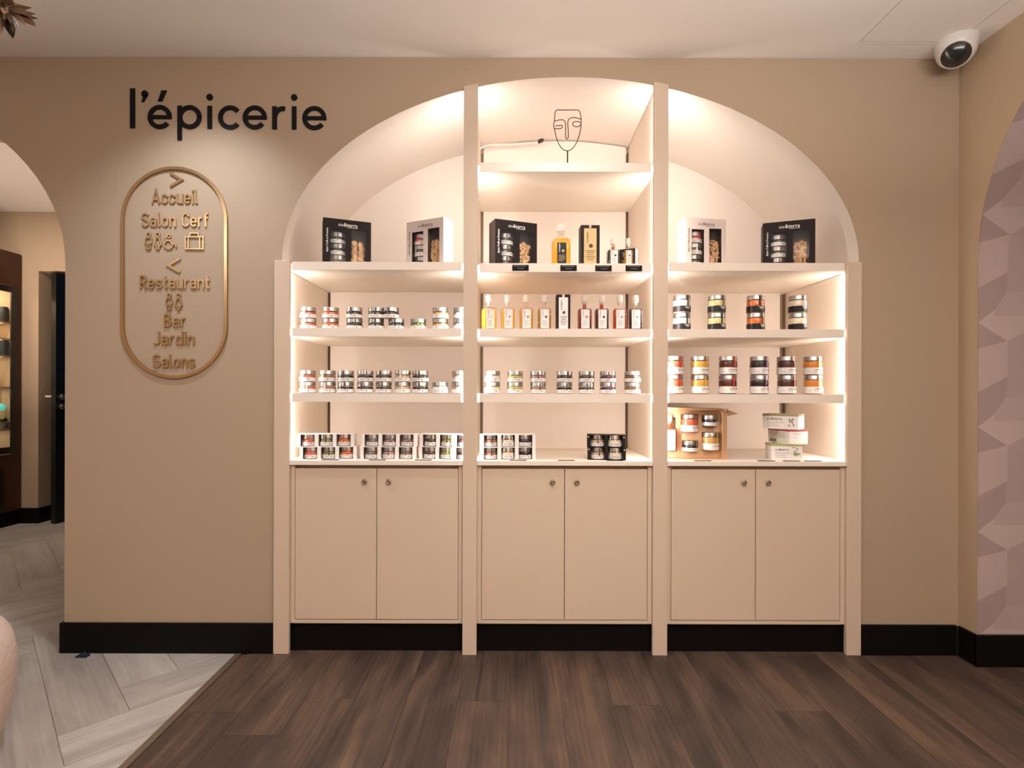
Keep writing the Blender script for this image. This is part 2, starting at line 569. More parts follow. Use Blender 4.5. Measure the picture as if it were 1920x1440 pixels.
o = wp.build('wallpaper', wp_m, wall_right, fix=False)
o['label'] = 'mauve wallpaper printed with folded paper facets'

# skirting boards
BH = 0.125
struct('baseboard_left', M().cbox(-1.842, -0.952, YW - 0.012, YW - 0.0005, 0, BH, 0.0015).cbox(-1.842, -1.8305, YW - 0.0005, YB, 0, BH, 0.0015), black_base)
struct('baseboard_right', M().cbox(1.468, XR - 0.012, YW - 0.012, YW - 0.0005, 0, BH, 0.0015)
       .cbox(XR - 0.012, XR - 0.0005, RY1 - 0.012, YW - 0.012, 0, BH, 0.0015)
       .cbox(XR - 0.012, XR + 0.395, RY1 - 0.014, RY1 - 0.002, 0, BH, 0.0015), black_base)
struct('baseboard_corridor', M().cbox(-4.0, -3.808, YC - 0.012, YC - 0.0005, 0, BH, 0.0015).cbox(-3.8195, -3.808, YC, YC + 0.3, 0, BH, 0.0015), black_base)

# access hatch in the ceiling
h = thing('ceiling_hatch', 'large flush square access panel set in the ceiling near the corner camera', 'hatch', (1.585, 1.83, CEIL))
hx, hy = 0.205, 0.29


def frame4(m, ax, ay, wd, z0):
    for x0, x1, y0, y1 in ((-ax, ax, ay - wd, ay), (-ax, ax, -ay, -ay + wd), (-ax, -ax + wd, -ay + wd, ay - wd), (ax - wd, ax, -ay + wd, ay - wd)):
        m.box(x0, x1, y0, y1, z0, 0)
    return m


frame4(M(), hx, hy, 0.013, -0.0012).build('frame', white_ceiling, h)
frame4(M(), hx - 0.0131, hy - 0.0131, 0.0028, -0.0006).build('seal', mat('hatch gap shade', (0.30, 0.25, 0.22), 0.8), h)  # dark strip painting the shade in the gap round the panel
M().box(-hx + 0.016, hx - 0.016, -hy + 0.016, hy - 0.016, -0.0012, 0).build('panel', white_ceiling, h)

# ------------------------------------------------------------------ floors: every plank a part
TX = -1.100                                # threshold between the two floors
floor = struct('floor', M().box(TX, XR + 0.42, -3.3, YB, -0.03, -0.0041), dark_wood_floor)
floor2 = struct('floor.001', M().box(-4.7, TX, -3.3, 6.2, -0.03, -0.0041), mat('grey subfloor', (0.16, 0.135, 0.115), 0.6))
PW, PA = 0.181, 0.022                      # plank width, small skew of the rows
rng = random.Random(11)


def clip_half(poly, nx, ny, c):
    """keep the part with nx*x+ny*y <= c"""
    o = []
    for i in range(len(poly)):
        a, b = poly[i], poly[(i + 1) % len(poly)]
        da, db = nx * a[0] + ny * a[1] - c, nx * b[0] + ny * b[1] - c
        if da <= 0:
            o.append(a)
        if (da < 0) != (db < 0) and abs(da - db) > 1e-12:
            t = da / (da - db); o.append((a[0] + t * (b[0] - a[0]), a[1] + t * (b[1] - a[1])))
    return o


def plank(name, poly, parent, m, org, ang):
    """poly in world XY; the object's origin and rotation follow the board so that the grain runs along it"""
    ca, sa = cos(-ang), sin(-ang)
    lp = []
    for x, y in poly:
        dx, dy = x - org[0], y - org[1]
        lp.append((dx * ca - dy * sa, dx * sa + dy * ca))
    return M().zprism(lp, -0.004, 0.0).build(name, m, parent, (org[0], org[1], 0), ang)


for r in range(-8, 12):
    x0 = 0.377 + r * PW
    y = 2.75
    first = {-6: 1.885, -3: 1.872, 0: 1.849, 3: 1.818, 1: 1.30, -1: 1.42, -2: 1.10, -4: 1.25, -5: 1.02, 2: 1.05}.get(r, 2.3 - rng.random() * 1.1)
    cuts = [2.75, first]
    while cuts[-1] > -0.6:
        cuts.append(cuts[-1] - 1.22)
    for a, b in zip(cuts[1:], cuts[:-1]):
        g = 0.0004
        # rows run almost straight away from the camera
        sk = lambda yy: (yy - 1.85) * PA
        poly = [(x0 + g + sk(a), a + g), (x0 + PW - g + sk(a), a + g), (x0 + PW - g + sk(b), b - g), (x0 + g + sk(b), b - g)]
        poly = clip_half(poly, -1, 0, -(TX + 0.013))
        poly = clip_half(poly, 1, 0, XR + 0.40)
        poly = clip_half(poly, 0, 1, YB - 0.005)
        if len(poly) >= 3:
            plank('plank', poly, floor, dark_wood_floor, (x0 + PW / 2, (a + b) / 2), -PA)

HW, HL = 0.191, 0.955
S0, T0 = 0.19, 2.18
q2 = 1 / sqrt(2)


def st(s, t):                              # herringbone axes -> XY
    return ((s - t) * q2, (s + t) * q2)


for k in range(-14, 16):
    for j in range(-4, 5):
        bs, bt = S0 + k * HW + j * HL, T0 + k * HW - j * HL
        for (s0, s1, t0, t1, ang) in ((bs, bs + HW, bt, bt + HL, pi / 4), (bs + HW, bs + HW + HL, bt, bt + HW, -pi / 4)):
            g = 0.0008
            poly = [st(s0 + g, t0 + g), st(s1 - g, t0 + g), st(s1 - g, t1 - g), st(s0 + g, t1 - g)]
            cx = sum(p[0] for p in poly) / 4; cy = sum(p[1] for p in poly) / 4
            poly = clip_half(poly, 1, 0, TX - 0.013)
            poly = clip_half(poly, 0, 1, 5.2)
            poly = clip_half(poly, -1, 0, 4.69)
            poly = clip_half(poly, 0, -1, -0.55)
            if len(poly) >= 3:
                ar = abs(sum(poly[i][0] * poly[(i + 1) % len(poly)][1] - poly[(i + 1) % len(poly)][0] * poly[i][1] for i in range(len(poly)))) / 2
                if ar > 0.0005:
                    plank('herringbone_plank', poly, floor2, grey_wood_floor, (cx, cy), ang)
struct('trim_1', M().cbox(TX - 0.0125, TX + 0.0125, -3.3, YW - 0.0125, -0.004, 0.003, 0.0015), strip_m)

# ------------------------------------------------------------------ joinery: posts, partitions, shelves, cupboards
YP = 2.200                                  # face of the posts
ZA, ZB_, ZC, ZW, ZT = 1.622, 1.3475, 1.078, 0.800, 2.035     # shelf tops A, B, C, worktop, top shelf
posts = {'left': (-0.957, -0.8925), 'cl': (-0.1755, -0.1175), 'cr': (0.6095, 0.6690), 'right': (1.4095, 1.4700)}
LIP = 0.011
labels = {'left': 'cream outer upright at the end of the shelves beside the directory sign',
          'cl': 'cream full height upright between the left and middle shelf bays',
          'cr': 'cream full height upright between the middle and right shelf bays',
          'right': 'cream outer upright at the end of the shelves nearest the room corner'}


def led(parent, x, ztop, sgn, zbot=ZW + 0.004):
    """LED tape stuck to the back of the upright's lip, shining into the bay"""
    m = M(); n = max(2, int((ztop - zbot) / 0.07))
    for i in range(n):
        z0 = zbot + (ztop - zbot) * i / n; z1 = zbot + (ztop - zbot) * (i + 1) / n
        ya, yb_ = YP + 0.0185, YP + 0.0212          # the tape leans towards the bay
        xa, xb = x + sgn * 0.0036, x - sgn * 0.0036
        q = [(xa, ya, z0), (xa, ya, z1), (xb, yb_, z1), (xb, yb_, z0)]
        m.poly(q if sgn > 0 else q[::-1])
    o = m.build('led_strip', led_m, parent, fix=False)
    o['label'] = 'glowing warm white LED tape'
    return o


for k, (x0, x1) in posts.items():
    t = thing('upright', labels[k], 'shelf upright', (0, 0, 0))
    p = M()
    if k in ('left', 'right'):
        p.cbox(x0, x1, YP, YP + 0.018, 0, ZA + 0.004, 0.002)
    else:
        p.prism([(x0, 0), (x1, 0), (x1, niche_z(x1) + 0.006), (x0, niche_z(x0) + 0.006)], YP, YP + 0.018)
    p.build('post', lacquer, t)
    # the panel that runs back from the post to the back of the niche
    if k == 'left':
        a, b = x0 + 0.022, x1 - LIP
    elif k == 'right':
        a, b = x0 + LIP, x1 - 0.022
    else:
        a, b = x0 + LIP, x1 - LIP
    yb = YB - 0.002
    pn = M()
    if k in ('left', 'right'):
        pn.box(a, b, YP + 0.018, yb, 0, ZA - 0.036)
    else:
        n = len(pn.v)
        zf, zb2 = min(niche_z(a), niche_z(b)) - 0.001, min(niche_zb(a), niche_zb(b)) - 0.001
        u = (yb - YW) / (YB - YW); zb2 = zf + (zb2 - zf) * u
        pn.v += [(a, YP + 0.018, 0), (b, YP + 0.018, 0), (b, yb, 0), (a, yb, 0), (a, YP + 0.018, zf), (b, YP + 0.018, zf), (b, yb, zb2), (a, yb, zb2)]
        for q in ((3, 2, 1, 0), (4, 5, 6, 7), (0, 1, 5, 4), (1, 2, 6, 5), (2, 3, 7, 6), (3, 0, 4, 7)):
            pn.face([n + i for i in q])
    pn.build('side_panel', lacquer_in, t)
    if k != 'left':
        led(t, x0 + 0.0055, ZA - 0.04 if k == 'right' else niche_z(x0) - 0.03, -1)
    if k != 'right':
        led(t, x1 - 0.0055, ZA - 0.04 if k == 'left' else niche_z(x1) - 0.03, 1)
    if k in ('cl', 'cr'):
        pass

bays = {'left': (posts['left'][1], posts['cl'][0]), 'middle': (posts['cl'][1], posts['cr'][0]), 'right': (posts['cr'][1], posts['right'][0])}


def shelf(bay, ztop, th, label, y0=2.208):
    """board with its front corners notched for the LED tape"""
    x0, x1 = bays[bay]
    a, b = x0 - LIP + 0.0005, x1 + LIP - 0.0005     # between the side panels
    nt_, nd = 0.019, 0.032                          # notch width and depth
    poly = [(a + nt_, y0), (b - nt_, y0), (b - nt_, y0 + nd), (b, y0 + nd), (b, YN - 0.001), (a, YN - 0.001), (a, y0 + nd), (a + nt_, y0 + nd)]
    s = M().zprism(poly, ztop - th, ztop)
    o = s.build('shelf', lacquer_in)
    return tag(o, label, 'shelf')


for b, word in (('left', 'left'), ('middle', 'middle'), ('right', 'right')):
    thA = 0.036 if b == 'middle' else 0.033
    if b == 'middle':
        shelf(b, ZA - 0.004, thA, 'cream shelf with hanging black price tags, holding oil bottles and a gift box')
        shelf(b, ZT, 0.037, 'cream top shelf under the arch, holding the wire face sculpture')
        shelf(b, ZB_, 0.034, 'cream shelf holding the row of eight small oil and vinegar bottles')
        shelf(b, ZC, 0.036, 'cream shelf holding seven double stacks of short jars, in the middle bay')
    else:
        shelf(b, ZA, thA, 'cream upper shelf of the %s bay, holding one black and one pale gift box' % word, 2.206)
        shelf(b, ZB_, 0.034, 'cream shelf of the %s bay, second from the top, holding %s' % (word, 'short jars' if b == 'left' else 'jars with black labels'))
        shelf(b, ZC, 0.036, 'cream shelf of the %s bay, just above the worktop, holding %s' % (word, 'nine stacks of short jars' if b == 'left' else 'tall jam jars'))
    x0, x1 = bays[b]
    # board at the back of the bay, with a shadow slot each side
    gl, gr = (0.014, 0.014) if b != 'right' else (0.014, 0.030)
    xa, xb = x0 - LIP + gl, x1 + LIP - gr
    bb = M()
    if b == 'middle':
        zl_ = lambda x: niche_zb(x) - 0.004
        bb.prism([(xa, 0.9 - 0.115), (xb, 0.9 - 0.115)] + [(xb + (xa - xb) * i / 12, zl_(xb + (xa - xb) * i / 12)) for i in range(13)], YN, YB - 0.001)
    else:
        bb.box(xa, xb, YN, YB - 0.001, 0.785, ZA - 0.034)
    bo_ = bb.build('back_board', niche_paint)
    ztop_ = (min(niche_zb(xa), niche_zb(xb)) - 0.02) if b == 'middle' else ZA - 0.034
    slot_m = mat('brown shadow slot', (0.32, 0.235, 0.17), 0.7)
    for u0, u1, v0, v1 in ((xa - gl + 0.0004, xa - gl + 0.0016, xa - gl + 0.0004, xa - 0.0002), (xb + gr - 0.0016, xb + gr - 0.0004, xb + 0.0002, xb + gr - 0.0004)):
        # added brown angle, paints the slot's shade between board and side panel
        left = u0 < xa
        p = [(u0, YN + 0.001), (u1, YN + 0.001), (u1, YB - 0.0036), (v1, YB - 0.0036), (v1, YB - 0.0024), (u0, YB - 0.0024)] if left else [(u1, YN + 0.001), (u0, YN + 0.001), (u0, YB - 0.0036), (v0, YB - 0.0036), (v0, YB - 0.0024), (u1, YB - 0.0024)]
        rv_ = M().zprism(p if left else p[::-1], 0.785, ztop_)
        rv_.build('reveal', slot_m, bo_)['label'] = 'added brown lining painting the shade of the slot beside the board'
    tag(bo_, {'left': 'pale board behind the short jars of the left bay', 'middle': 'tall pale board behind the middle bay, rounded at the top under the arch',
        'right': 'pale board behind the jam jars and cardboard gift box'}[b], 'back board')
    # worktop
    wt = M().cbox(x0 - LIP + 0.0005, x1 + LIP - 0.0005, YP + 0.020, YN - 0.001, ZW - 0.019, ZW, 0.001)
    wt.cbox(x0 + 0.0005, x1 - 0.0005, YP + 0.001, YP + 0.020, ZW - 0.019, ZW, 0.001)
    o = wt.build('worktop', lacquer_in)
    tag(o, {'left': 'cream worktop with three white six-jar packs on it', 'middle': 'cream worktop with a white and a black jar pack on it',
            'right': 'cream worktop with the open cardboard gift box on it'}[b], 'worktop')
    # cupboard below
    cab = thing('base_cabinet', {'left': 'cream two door cupboard under the left bay, next to the directory wall', 'middle': 'cream two door cupboard under the middle bay of shelves',
                                 'right': 'cream two door cupboard under the right bay, nearest the room corner'}[b], 'cabinet', ((x0 + x1) / 2, YP, 0))
    W = (x1 - x0) / 2
    fw = 0.0185                            # frame stile width seen beside the doors
    zb, zt = 0.123, ZW - 0.0195            # carcass
    dz0, dz1 = 0.140, 0.7655
    body = M()
    body.cbox(-W + 0.0005, -W + fw, 0.014, 0.034, zb, zt, 0.0008).cbox(W - fw, W - 0.0005, 0.014, 0.034, zb, zt, 0.0008)
    body.box(-W + fw, W - fw, 0.014, 0.034, zb, dz0 - 0.003)
    body.box(-W + fw, W - fw, 0.044, 0.062, dz1 - 0.02, zt)           # set-back rail above the doors
    body.box(-W - LIP + 0.001, -W + fw - 0.002, 0.036, 0.46, zb, zt).box(W - fw + 0.002, W + LIP - 0.001, 0.036, 0.46, zb, zt)
    body.box(-W + fw - 0.002, W - fw + 0.002, 0.036, 0.46, zb, zb + 0.016)
    body.box(-W + fw - 0.002, W - fw + 0.002, 0.45, 0.46, zb + 0.016, zt)
    body.build('body', lacquer, cab)
    M().box(-W - LIP + 0.001, W + LIP - 0.001, 0.036, 0.050, 0, zb - 0.0005).build('kick_board', black_base, cab)
    for sgn in (-1, 1):
        dx0, dx1 = (-W + fw + 0.002, -0.0013) if sgn < 0 else (0.0013, W - fw - 0.002)
        d = M().cbox(dx0, dx1, 0.0135, 0.0325, dz0, dz1, 0.0012).build('door', lacquer, cab)
        lx = sgn * 0.0505
        lz = 0.712
        lk = M()
        lk.v += []
        prof = [(0.0, 0.0), (0.0125, 0.0), (0.0125, 0.004), (0.0105, 0.0075), (0.006, 0.0085), (0.0055, 0.006), (0.0, 0.006)]
        lk.lathe([(r, z) for r, z in prof], 20)
        lk.box(-0.0045, 0.0045, -0.0012, 0.0012, 0.006, 0.009, 1)
        lk.v = [(x + lx, 0.0135 - z, y + lz) for x, y, z in lk.v]
        lock = lk.build('lock', [chrome, print_dark], d)
        lock['label'] = 'round chrome lock'
# ------------------------------------------------------------------ stroke lettering
def arc(cx, cy, rx, ry, a0, a1, n=None):
    n = n or max(3, int(abs(a1 - a0) / 12))
    return [(cx + rx * cos(R(a0 + (a1 - a0) * i / n)), cy + ry * sin(R(a0 + (a1 - a0) * i / n))) for i in range(n + 1)]


def spline(p, n=6):
    o = []
    for i in range(len(p) - 1):
        p0, p1, p2, p3 = p[max(i - 1, 0)], p[i], p[i + 1], p[min(i + 2, len(p) - 1)]
        for k in range(n):
            t = k / n
            o.append(tuple(0.5 * (2 * p1[j] + (p2[j] - p0[j]) * t + (2 * p0[j] - 5 * p1[j] + 4 * p2[j] - p3[j]) * t * t + (3 * p1[j] - p0[j] - 3 * p2[j] + p3[j]) * t ** 3) for j in (0, 1)))
    o.append(p[-1])
    return o


def ribbon(m, pts, hw, y0, y1, closed=False, mat=0):
    """a flat stroke of half width hw along pts (x,z), from depth y0 (front) to y1 (back)"""
    k = len(pts); L_, R_ = [], []
    m.layer = getattr(m, 'layer', 0) + 1
    y0 -= 0.0003 * (m.layer - 1)                   # strokes that cross lie a hair over one another
    for i in range(k):
        if closed:
            a, b = pts[i - 1], pts[(i + 1) % k]
        else:
            a, b = pts[max(i - 1, 0)], pts[min(i + 1, k - 1)]
        p = pts[i]
        d1 = Vector((p[0] - a[0], p[1] - a[1])); d2 = Vector((b[0] - p[0], b[1] - p[1]))
        if d1.length < 1e-9:
            d1 = d2
        if d2.length < 1e-9:
            d2 = d1
        d1.normalize(); d2.normalize()
        t = d1 + d2
        if t.length < 1e-6:
            t = d1.copy()
        t.normalize()
        nrm = Vector((-t.y, t.x))
        c = max(0.35, nrm.dot(Vector((-d1.y, d1.x))))
        o = nrm * (hw / c)
        L_.append((p[0] + o.x, p[1] + o.y)); R_.append((p[0] - o.x, p[1] - o.y))
    n = len(m.v)
    for s in (L_, R_):
        for y in (y0, y1):
            m.v += [(x, y, z) for x, z in s]
    lf, lb, rf, rb = n, n + k, n + 2 * k, n + 3 * k
    for i in range(k if closed else k - 1):
        j = (i + 1) % k
        m.face((lf + i, lf + j, rf + j, rf + i), mat); m.face((lb + i, rb + i, rb + j, lb + j), mat)
        m.face((lf + i, lb + i, lb + j, lf + j), mat); m.face((rf + i, rf + j, rb + j, rb + i), mat)
    if not closed:
        for i in (0, k - 1):
            m.face((lf + i, rf + i, rb + i, lb + i), mat)


def disc(m, cx, cz, r, y0, y1, n=20):
    m.prism([(cx + r * cos(2 * pi * i / n), cz + r * sin(2 * pi * i / n)) for i in range(n)], y0, y1)


# large black sign "l'épicerie": geometric round letters; coordinates below are in sign units (z up), unit -> metres by SU
def zc(zx, zy):
    """sign survey units -> wall point (x, z)"""
    p = P(200 + zx / 4.3636, 140 + zy / 4.3636, YW)
    return p[0], p[2]


SU = YW / 1000 / 4.3636
sg = thing('wall_lettering', "large black raised lettering reading l'épicerie on the beige wall", 'sign', (0, 0, 0))
YF, YK = YW - 0.004, YW - 0.0003


def letter(strokes, dots=()):
    m = M()
    for (pts, hw) in strokes:
        ribbon(m, pts, hw, YF, YK)
    for cx, cz, r in dots:
        disc(m, cx, cz, r, YF, YK, 24)
    m.build('letter', sign_black, sg)


H = 18.5 * SU


def vbar(x, ya, yb):
    return [zc(x, ya), zc(x, yb)]


def ring(cx, cy, r, a0, a1):
    x, z = zc(cx, cy)
    return arc(x, z, r * SU, r * SU, a0, a1, 40)


letter([(vbar(215, 115, 440), 20 * SU)])
ax, az = zc(315, 160)
m = M(); disc(m, ax, az, 28 * SU, YF, YK)
m.prism([zc(342, 168), zc(306, 228), zc(287, 228), zc(305, 172)], YF, YK)
m.build('letter', sign_black, sg)


def letter_e(cx, cy, accent=False):
    m = M()
    ribbon(m, ring(cx, cy, 80, 4, 322), H, YF, YK)
    x, z = zc(cx, cy)
    ribbon(m, [(x - 82 * SU, z - 1 * SU), (x + 98 * SU, z - 1 * SU)], 16 * SU, YF - 0.0002, YK)
    if accent:
        m.prism([zc(422, 222), zc(456, 222), zc(496, 132), zc(452, 132)], YF, YK)
    m.build('letter', sign_black, sg)


letter_e(437, 349, True)
letter([(vbar(600, 256, 538), 18 * SU), (ring(682, 350, 79, 0, 360), H)])
ix, iz = zc(846, 186); letter([(vbar(846, 258, 445), 18.5 * SU)], [(ix, iz, 26.5 * SU)])
letter([(ring(1013, 353, 80, 40, 320), H)])
letter_e(1214, 353)
rx_, rz_ = zc(1376, 352)
letter([(vbar(1376, 262, 450), 19 * SU), ([(rx_ + 2 * SU, rz_ + 10 * SU)] + [(rx_ + (70 + 66 * cos(R(a))) * SU, rz_ + (8 + 64 * sin(R(a))) * SU) for a in range(176, 68, -9)], H)])
ix, iz = zc(1536, 189); letter([(vbar(1536, 262, 452), 18.5 * SU)], [(ix, iz, 26.5 * SU)])
letter_e(1701, 358)

# brass directory sign: narrow round-cornered letters, one ribbon per stroke; cap height 1
Wd = 0.36; yb, yt, rr = 0.065, 0.635, 0.18
STAD = arc(rr, yt - rr, rr, rr, 0, 180, 8) + arc(rr, yb + rr, rr, rr, 180, 360, 8)
GL = {
    'o': (0.36, [(STAD, True)]),
    'c': (0.35, [([(Wd, 0.46)] + arc(rr, yt - rr, rr, rr, 10, 180, 8) + arc(rr, yb + rr, rr, rr, 180, 350, 8) + [(Wd, 0.23)], False)]),
    'e': (0.36, [([(0.02, 0.345), (Wd + 0.06, 0.345)], False), ([(Wd, 0.36)] + arc(rr, yt - rr, rr, rr, 0, 180, 8) + arc(rr, yb + rr, rr, rr, 180, 335, 8), False)]),
    'n': (0.36, [([(0, 0), (0, 0.70)], False), (arc(rr, yt - rr, rr, rr, 180, 0, 8) + [(Wd, 0)], False)]),
    'u': (0.36, [([(0, 0.70)] + arc(rr, yb + rr, rr, rr, 180, 360, 8), False), ([(Wd, 0.70), (Wd, 0)], False)]),
    'i': (0.0, [([(0, 0), (0, 0.70)], False), ([(0, 0.84), (0, 0.97)], False)]),
    'l': (0.10, [([(0, 1.0)] + arc(0.11, 0.175, 0.11, 0.11, 180, 270, 5) + [(0.15, 0.065)], False)]),
    'a': (0.35, [(arc(0.17, yt - 0.16, 0.18, 0.16, 155, 0, 7) + [(0.35, 0)], False),
                 ([(0.35, 0.385), (0.16, 0.385)] + arc(0.16, 0.225, 0.16, 0.16, 90, 270, 7) + [(0.2, 0.065), (0.35, 0.14)], False)]),
    'r': (0.22, [([(0, 0), (0, 0.70)], False), (arc(0.17, yt - 0.17, 0.17, 0.17, 180, 90, 5) + [(0.23, yt)], False)]),
    's': (0.34, [(spline([(0.34, 0.53), (0.28, 0.61), (0.17, 0.635), (0.05, 0.60), (0.0, 0.50), (0.06, 0.40), (0.17, 0.352), (0.29, 0.30), (0.345, 0.20), (0.29, 0.10), (0.17, 0.065), (0.06, 0.09), (0.0, 0.17)], 3), False)]),
    't': (0.22, [([(0.07, 0.92)] + arc(0.19, 0.185, 0.12, 0.12, 180, 270, 5) + [(0.25, 0.065)], False), ([(-0.03, 0.635), (0.25, 0.635)], False)]),
    'f': (0.20, [([(0.07, 0)] + arc(0.20, 0.80, 0.13, 0.135, 180, 90, 5) + [(0.26, 0.935)], False), ([(-0.03, 0.635), (0.23, 0.635)], False)]),
    'd': (0.36, [(STAD, True), ([(Wd, 0), (Wd, 1.0)], False)]),
    'A': (0.52, [([(0, 0), (0.26, 0.98), (0.52, 0)], False), ([(0.09, 0.29), (0.43, 0.29)], False)]),
    'S': (0.44, [(spline([(0.42, 0.79), (0.34, 0.90), (0.22, 0.935), (0.07, 0.89), (0.0, 0.75), (0.05, 0.61), (0.21, 0.51), (0.38, 0.42), (0.44, 0.27), (0.37, 0.11), (0.22, 0.065), (0.08, 0.10), (0.0, 0.22)], 3), False)]),
    'C': (0.42, [([(0.42, 0.72)] + arc(0.21, 0.725, 0.21, 0.21, 8, 180, 8) + arc(0.21, 0.275, 0.21, 0.21, 180, 352, 8), False)]),
    'R': (0.42, [([(0, 0), (0, 1.0)], False), ([(0, 0.935), (0.19, 0.935)] + arc(0.20, 0.71, 0.21, 0.225, 90, -90, 8) + [(0, 0.485)], False), ([(0.19, 0.485), (0.43, 0)], False)]),
    'B': (0.42, [([(0, 0), (0, 1.0)], False), ([(0, 0.935), (0.18, 0.935)] + arc(0.19, 0.73, 0.19, 0.205, 90, -90, 8) + [(0, 0.525)], False), ([(0.05, 0.525), (0.20, 0.525)] + arc(0.21, 0.295, 0.21, 0.23, 90, -90, 8) + [(0, 0.065)], False)]),
    'J': (0.34, [([(0.34, 1.0)] + arc(0.17, 0.235, 0.17, 0.17, 0, -115, 8) + [(0.0, 0.11)], False)]),
    ' ': (0.16, []),
}
ds = thing('directory_sign', 'brass directory sign in an upright oval frame listing Accueil, Restaurant, Bar and Salons', 'sign', (0, 0, 0))


def dc(zx, zy):
    p = P(200 + zx / 3.427, 300 + zy / 3.427, YW)
    return p[0], p[2]


DU = YW / 1000 / 3.427
YF2 = YW - 0.0055


def word(s, zx0, zx1, zy_base, cap):
    gap = 0.20
    adv = []
    x = 0
    for ch in s:
        adv.append(x); x += GL[ch][0] + gap
    total = x - gap
    hw = 5.2
    sx = (zx1 - zx0 - 2 * hw) / total
    for ch, a in zip(s, adv):
        if not GL[ch][1]:
            continue
        m = M()
        for pts, closed in GL[ch][1]:
            q = [dc(zx0 + hw + (a + px) * sx, zy_base - pz * cap) for px, pz in pts]
            ribbon(m, q, hw * DU, YF2, YK, closed)
        m.build('letter', gold, ds)


def icon(name, strokes, hw=3.6):
    m = M()
    for pts, closed in strokes:
        ribbon(m, [dc(*p) for p in pts], hw * DU, YF2, YK, closed)
    return m.build(name, gold, ds)


# oval frame
fr = M()
cx0, r_o = 438.5, 331
ov = [(cx0 + r_o * cos(R(a)), 386 - r_o * sin(R(a))) for a in range(0, 181, 5)] + [(cx0 + r_o * cos(R(a)), 1064 - r_o * sin(R(a))) for a in range(180, 361, 5)]
ribbon(fr, [dc(*p) for p in ov], 9.5 * DU, YF2 - 0.003, YK, True)
fr.build('oval_frame', gold, ds)
ar_ = M(); ribbon(ar_, [dc(412, 88), dc(484, 130), dc(412, 172)], 7.5 * DU, YF2, YK); ar_.build('arrow', gold, ds)
ar_ = M(); ribbon(ar_, [dc(475, 634), dc(400, 679), dc(475, 722)], 7.5 * DU, YF2, YK); ar_.build('arrow', gold, ds)
word('Accueil', 292, 588, 283, 90)
word('Salon Cerf', 228, 656, 431, 91)
word('Restaurant', 217, 667, 829, 88)
word('Bar', 370, 513, 1073, 84)
word('Jardin', 302, 568, 1189, 86)
word('Salons', 300, 573, 1336, 86)


def man(x, y):
    return [([(x + 12 * cos(R(a)), y + 12 - 12 * sin(R(a))) for a in range(0, 360, 30)], True),
            ([(x - 14, y + 32), (x + 14, y + 32), (x + 19, y + 40), (x + 19, y + 66), (x + 12, y + 68), (x + 12, y + 104), (x - 12, y + 104), (x - 12, y + 68), (x - 19, y + 66), (x - 19, y + 40)], True),
            ([(x, y + 70), (x, y + 104)], False)]


def woman(x, y):
    return [([(x + 12 * cos(R(a)), y + 12 - 12 * sin(R(a))) for a in range(0, 360, 30)], True),
            ([(x - 9, y + 32), (x + 9, y + 32), (x + 23, y + 78), (x + 10, y + 80), (x + 8, y + 104), (x - 8, y + 104), (x - 10, y + 80), (x - 23, y + 78)], True)]


icon('man_pictogram', man(273, 469)); icon('woman_pictogram', woman(333, 469))
icon('wheelchair_pictogram', [([(403 + 11 * cos(R(a)), 490 - 11 * sin(R(a))) for a in range(0, 360, 30)], True),
                              ([(402 + 27 * cos(R(a)), 546 - 27 * sin(R(a))) for a in range(0, 360, 18)], True),
                              ([(378, 493), (390, 516), (416, 518), (424, 542), (444, 540), (452, 562)], False)])
icon('suitcase_pictogram', [([(510, 496), (624, 496), (624, 573), (510, 573)], True), ([(540, 496), (540, 472), (594, 472), (594, 496)], False),
                            ([(530, 496), (530, 573)], False), ([(603, 496), (603, 573)], False)])
icon('man_pictogram', man(405, 859)); icon('woman_pictogram', woman(465, 859))

# ------------------------------------------------------------------ printed words from the built-in font (flat print on packaging)
TXT = {}


def text2d(s, bold=0.0):
    """triangles of a word, width 1, origin at its left baseline"""
    key = (s, bold)
    if key not in TXT:
        cu = bpy.data.curves.new('words', 'FONT'); cu.body = s; cu.size = 1.0; cu.offset = bold; cu.resolution_u = 2
        ob = bpy.data.objects.new('words', cu)
        me = bpy.data.meshes.new_from_object(ob)
        vs = [(v.co.x, v.co.y) for v in me.vertices]; fs = [tuple(p.vertices) for p in me.polygons]
        x0 = min(v[0] for v in vs); x1 = max(v[0] for v in vs); k = 1 / (x1 - x0)
        TXT[key] = ([((x - x0) * k, y * k) for x, y in vs], fs)
        bpy.data.objects.remove(ob); bpy.data.curves.remove(cu); bpy.data.meshes.remove(me)
    return TXT[key]


def put_text(m, s, fn, mat, bold=0.0):
    vs, fs = text2d(s, bold)
    n = len(m.v); m.v += [fn(x, y) for x, y in vs]
    for f in fs:
        m.face([n + i for i in f], mat)


def brand(m, x0, z0, w, fn, mat):
    """the two-weight maker's word, light then bold"""
    put_text(m, 'aix', lambda x, y: fn(x0 + x * w * 0.27, z0 + y * w * 0.27), mat, -0.006)
    put_text(m, '&terra', lambda x, y: fn(x0 + w * 0.285 + x * w * 0.715, z0 + y * w * 0.715), mat, 0.006)


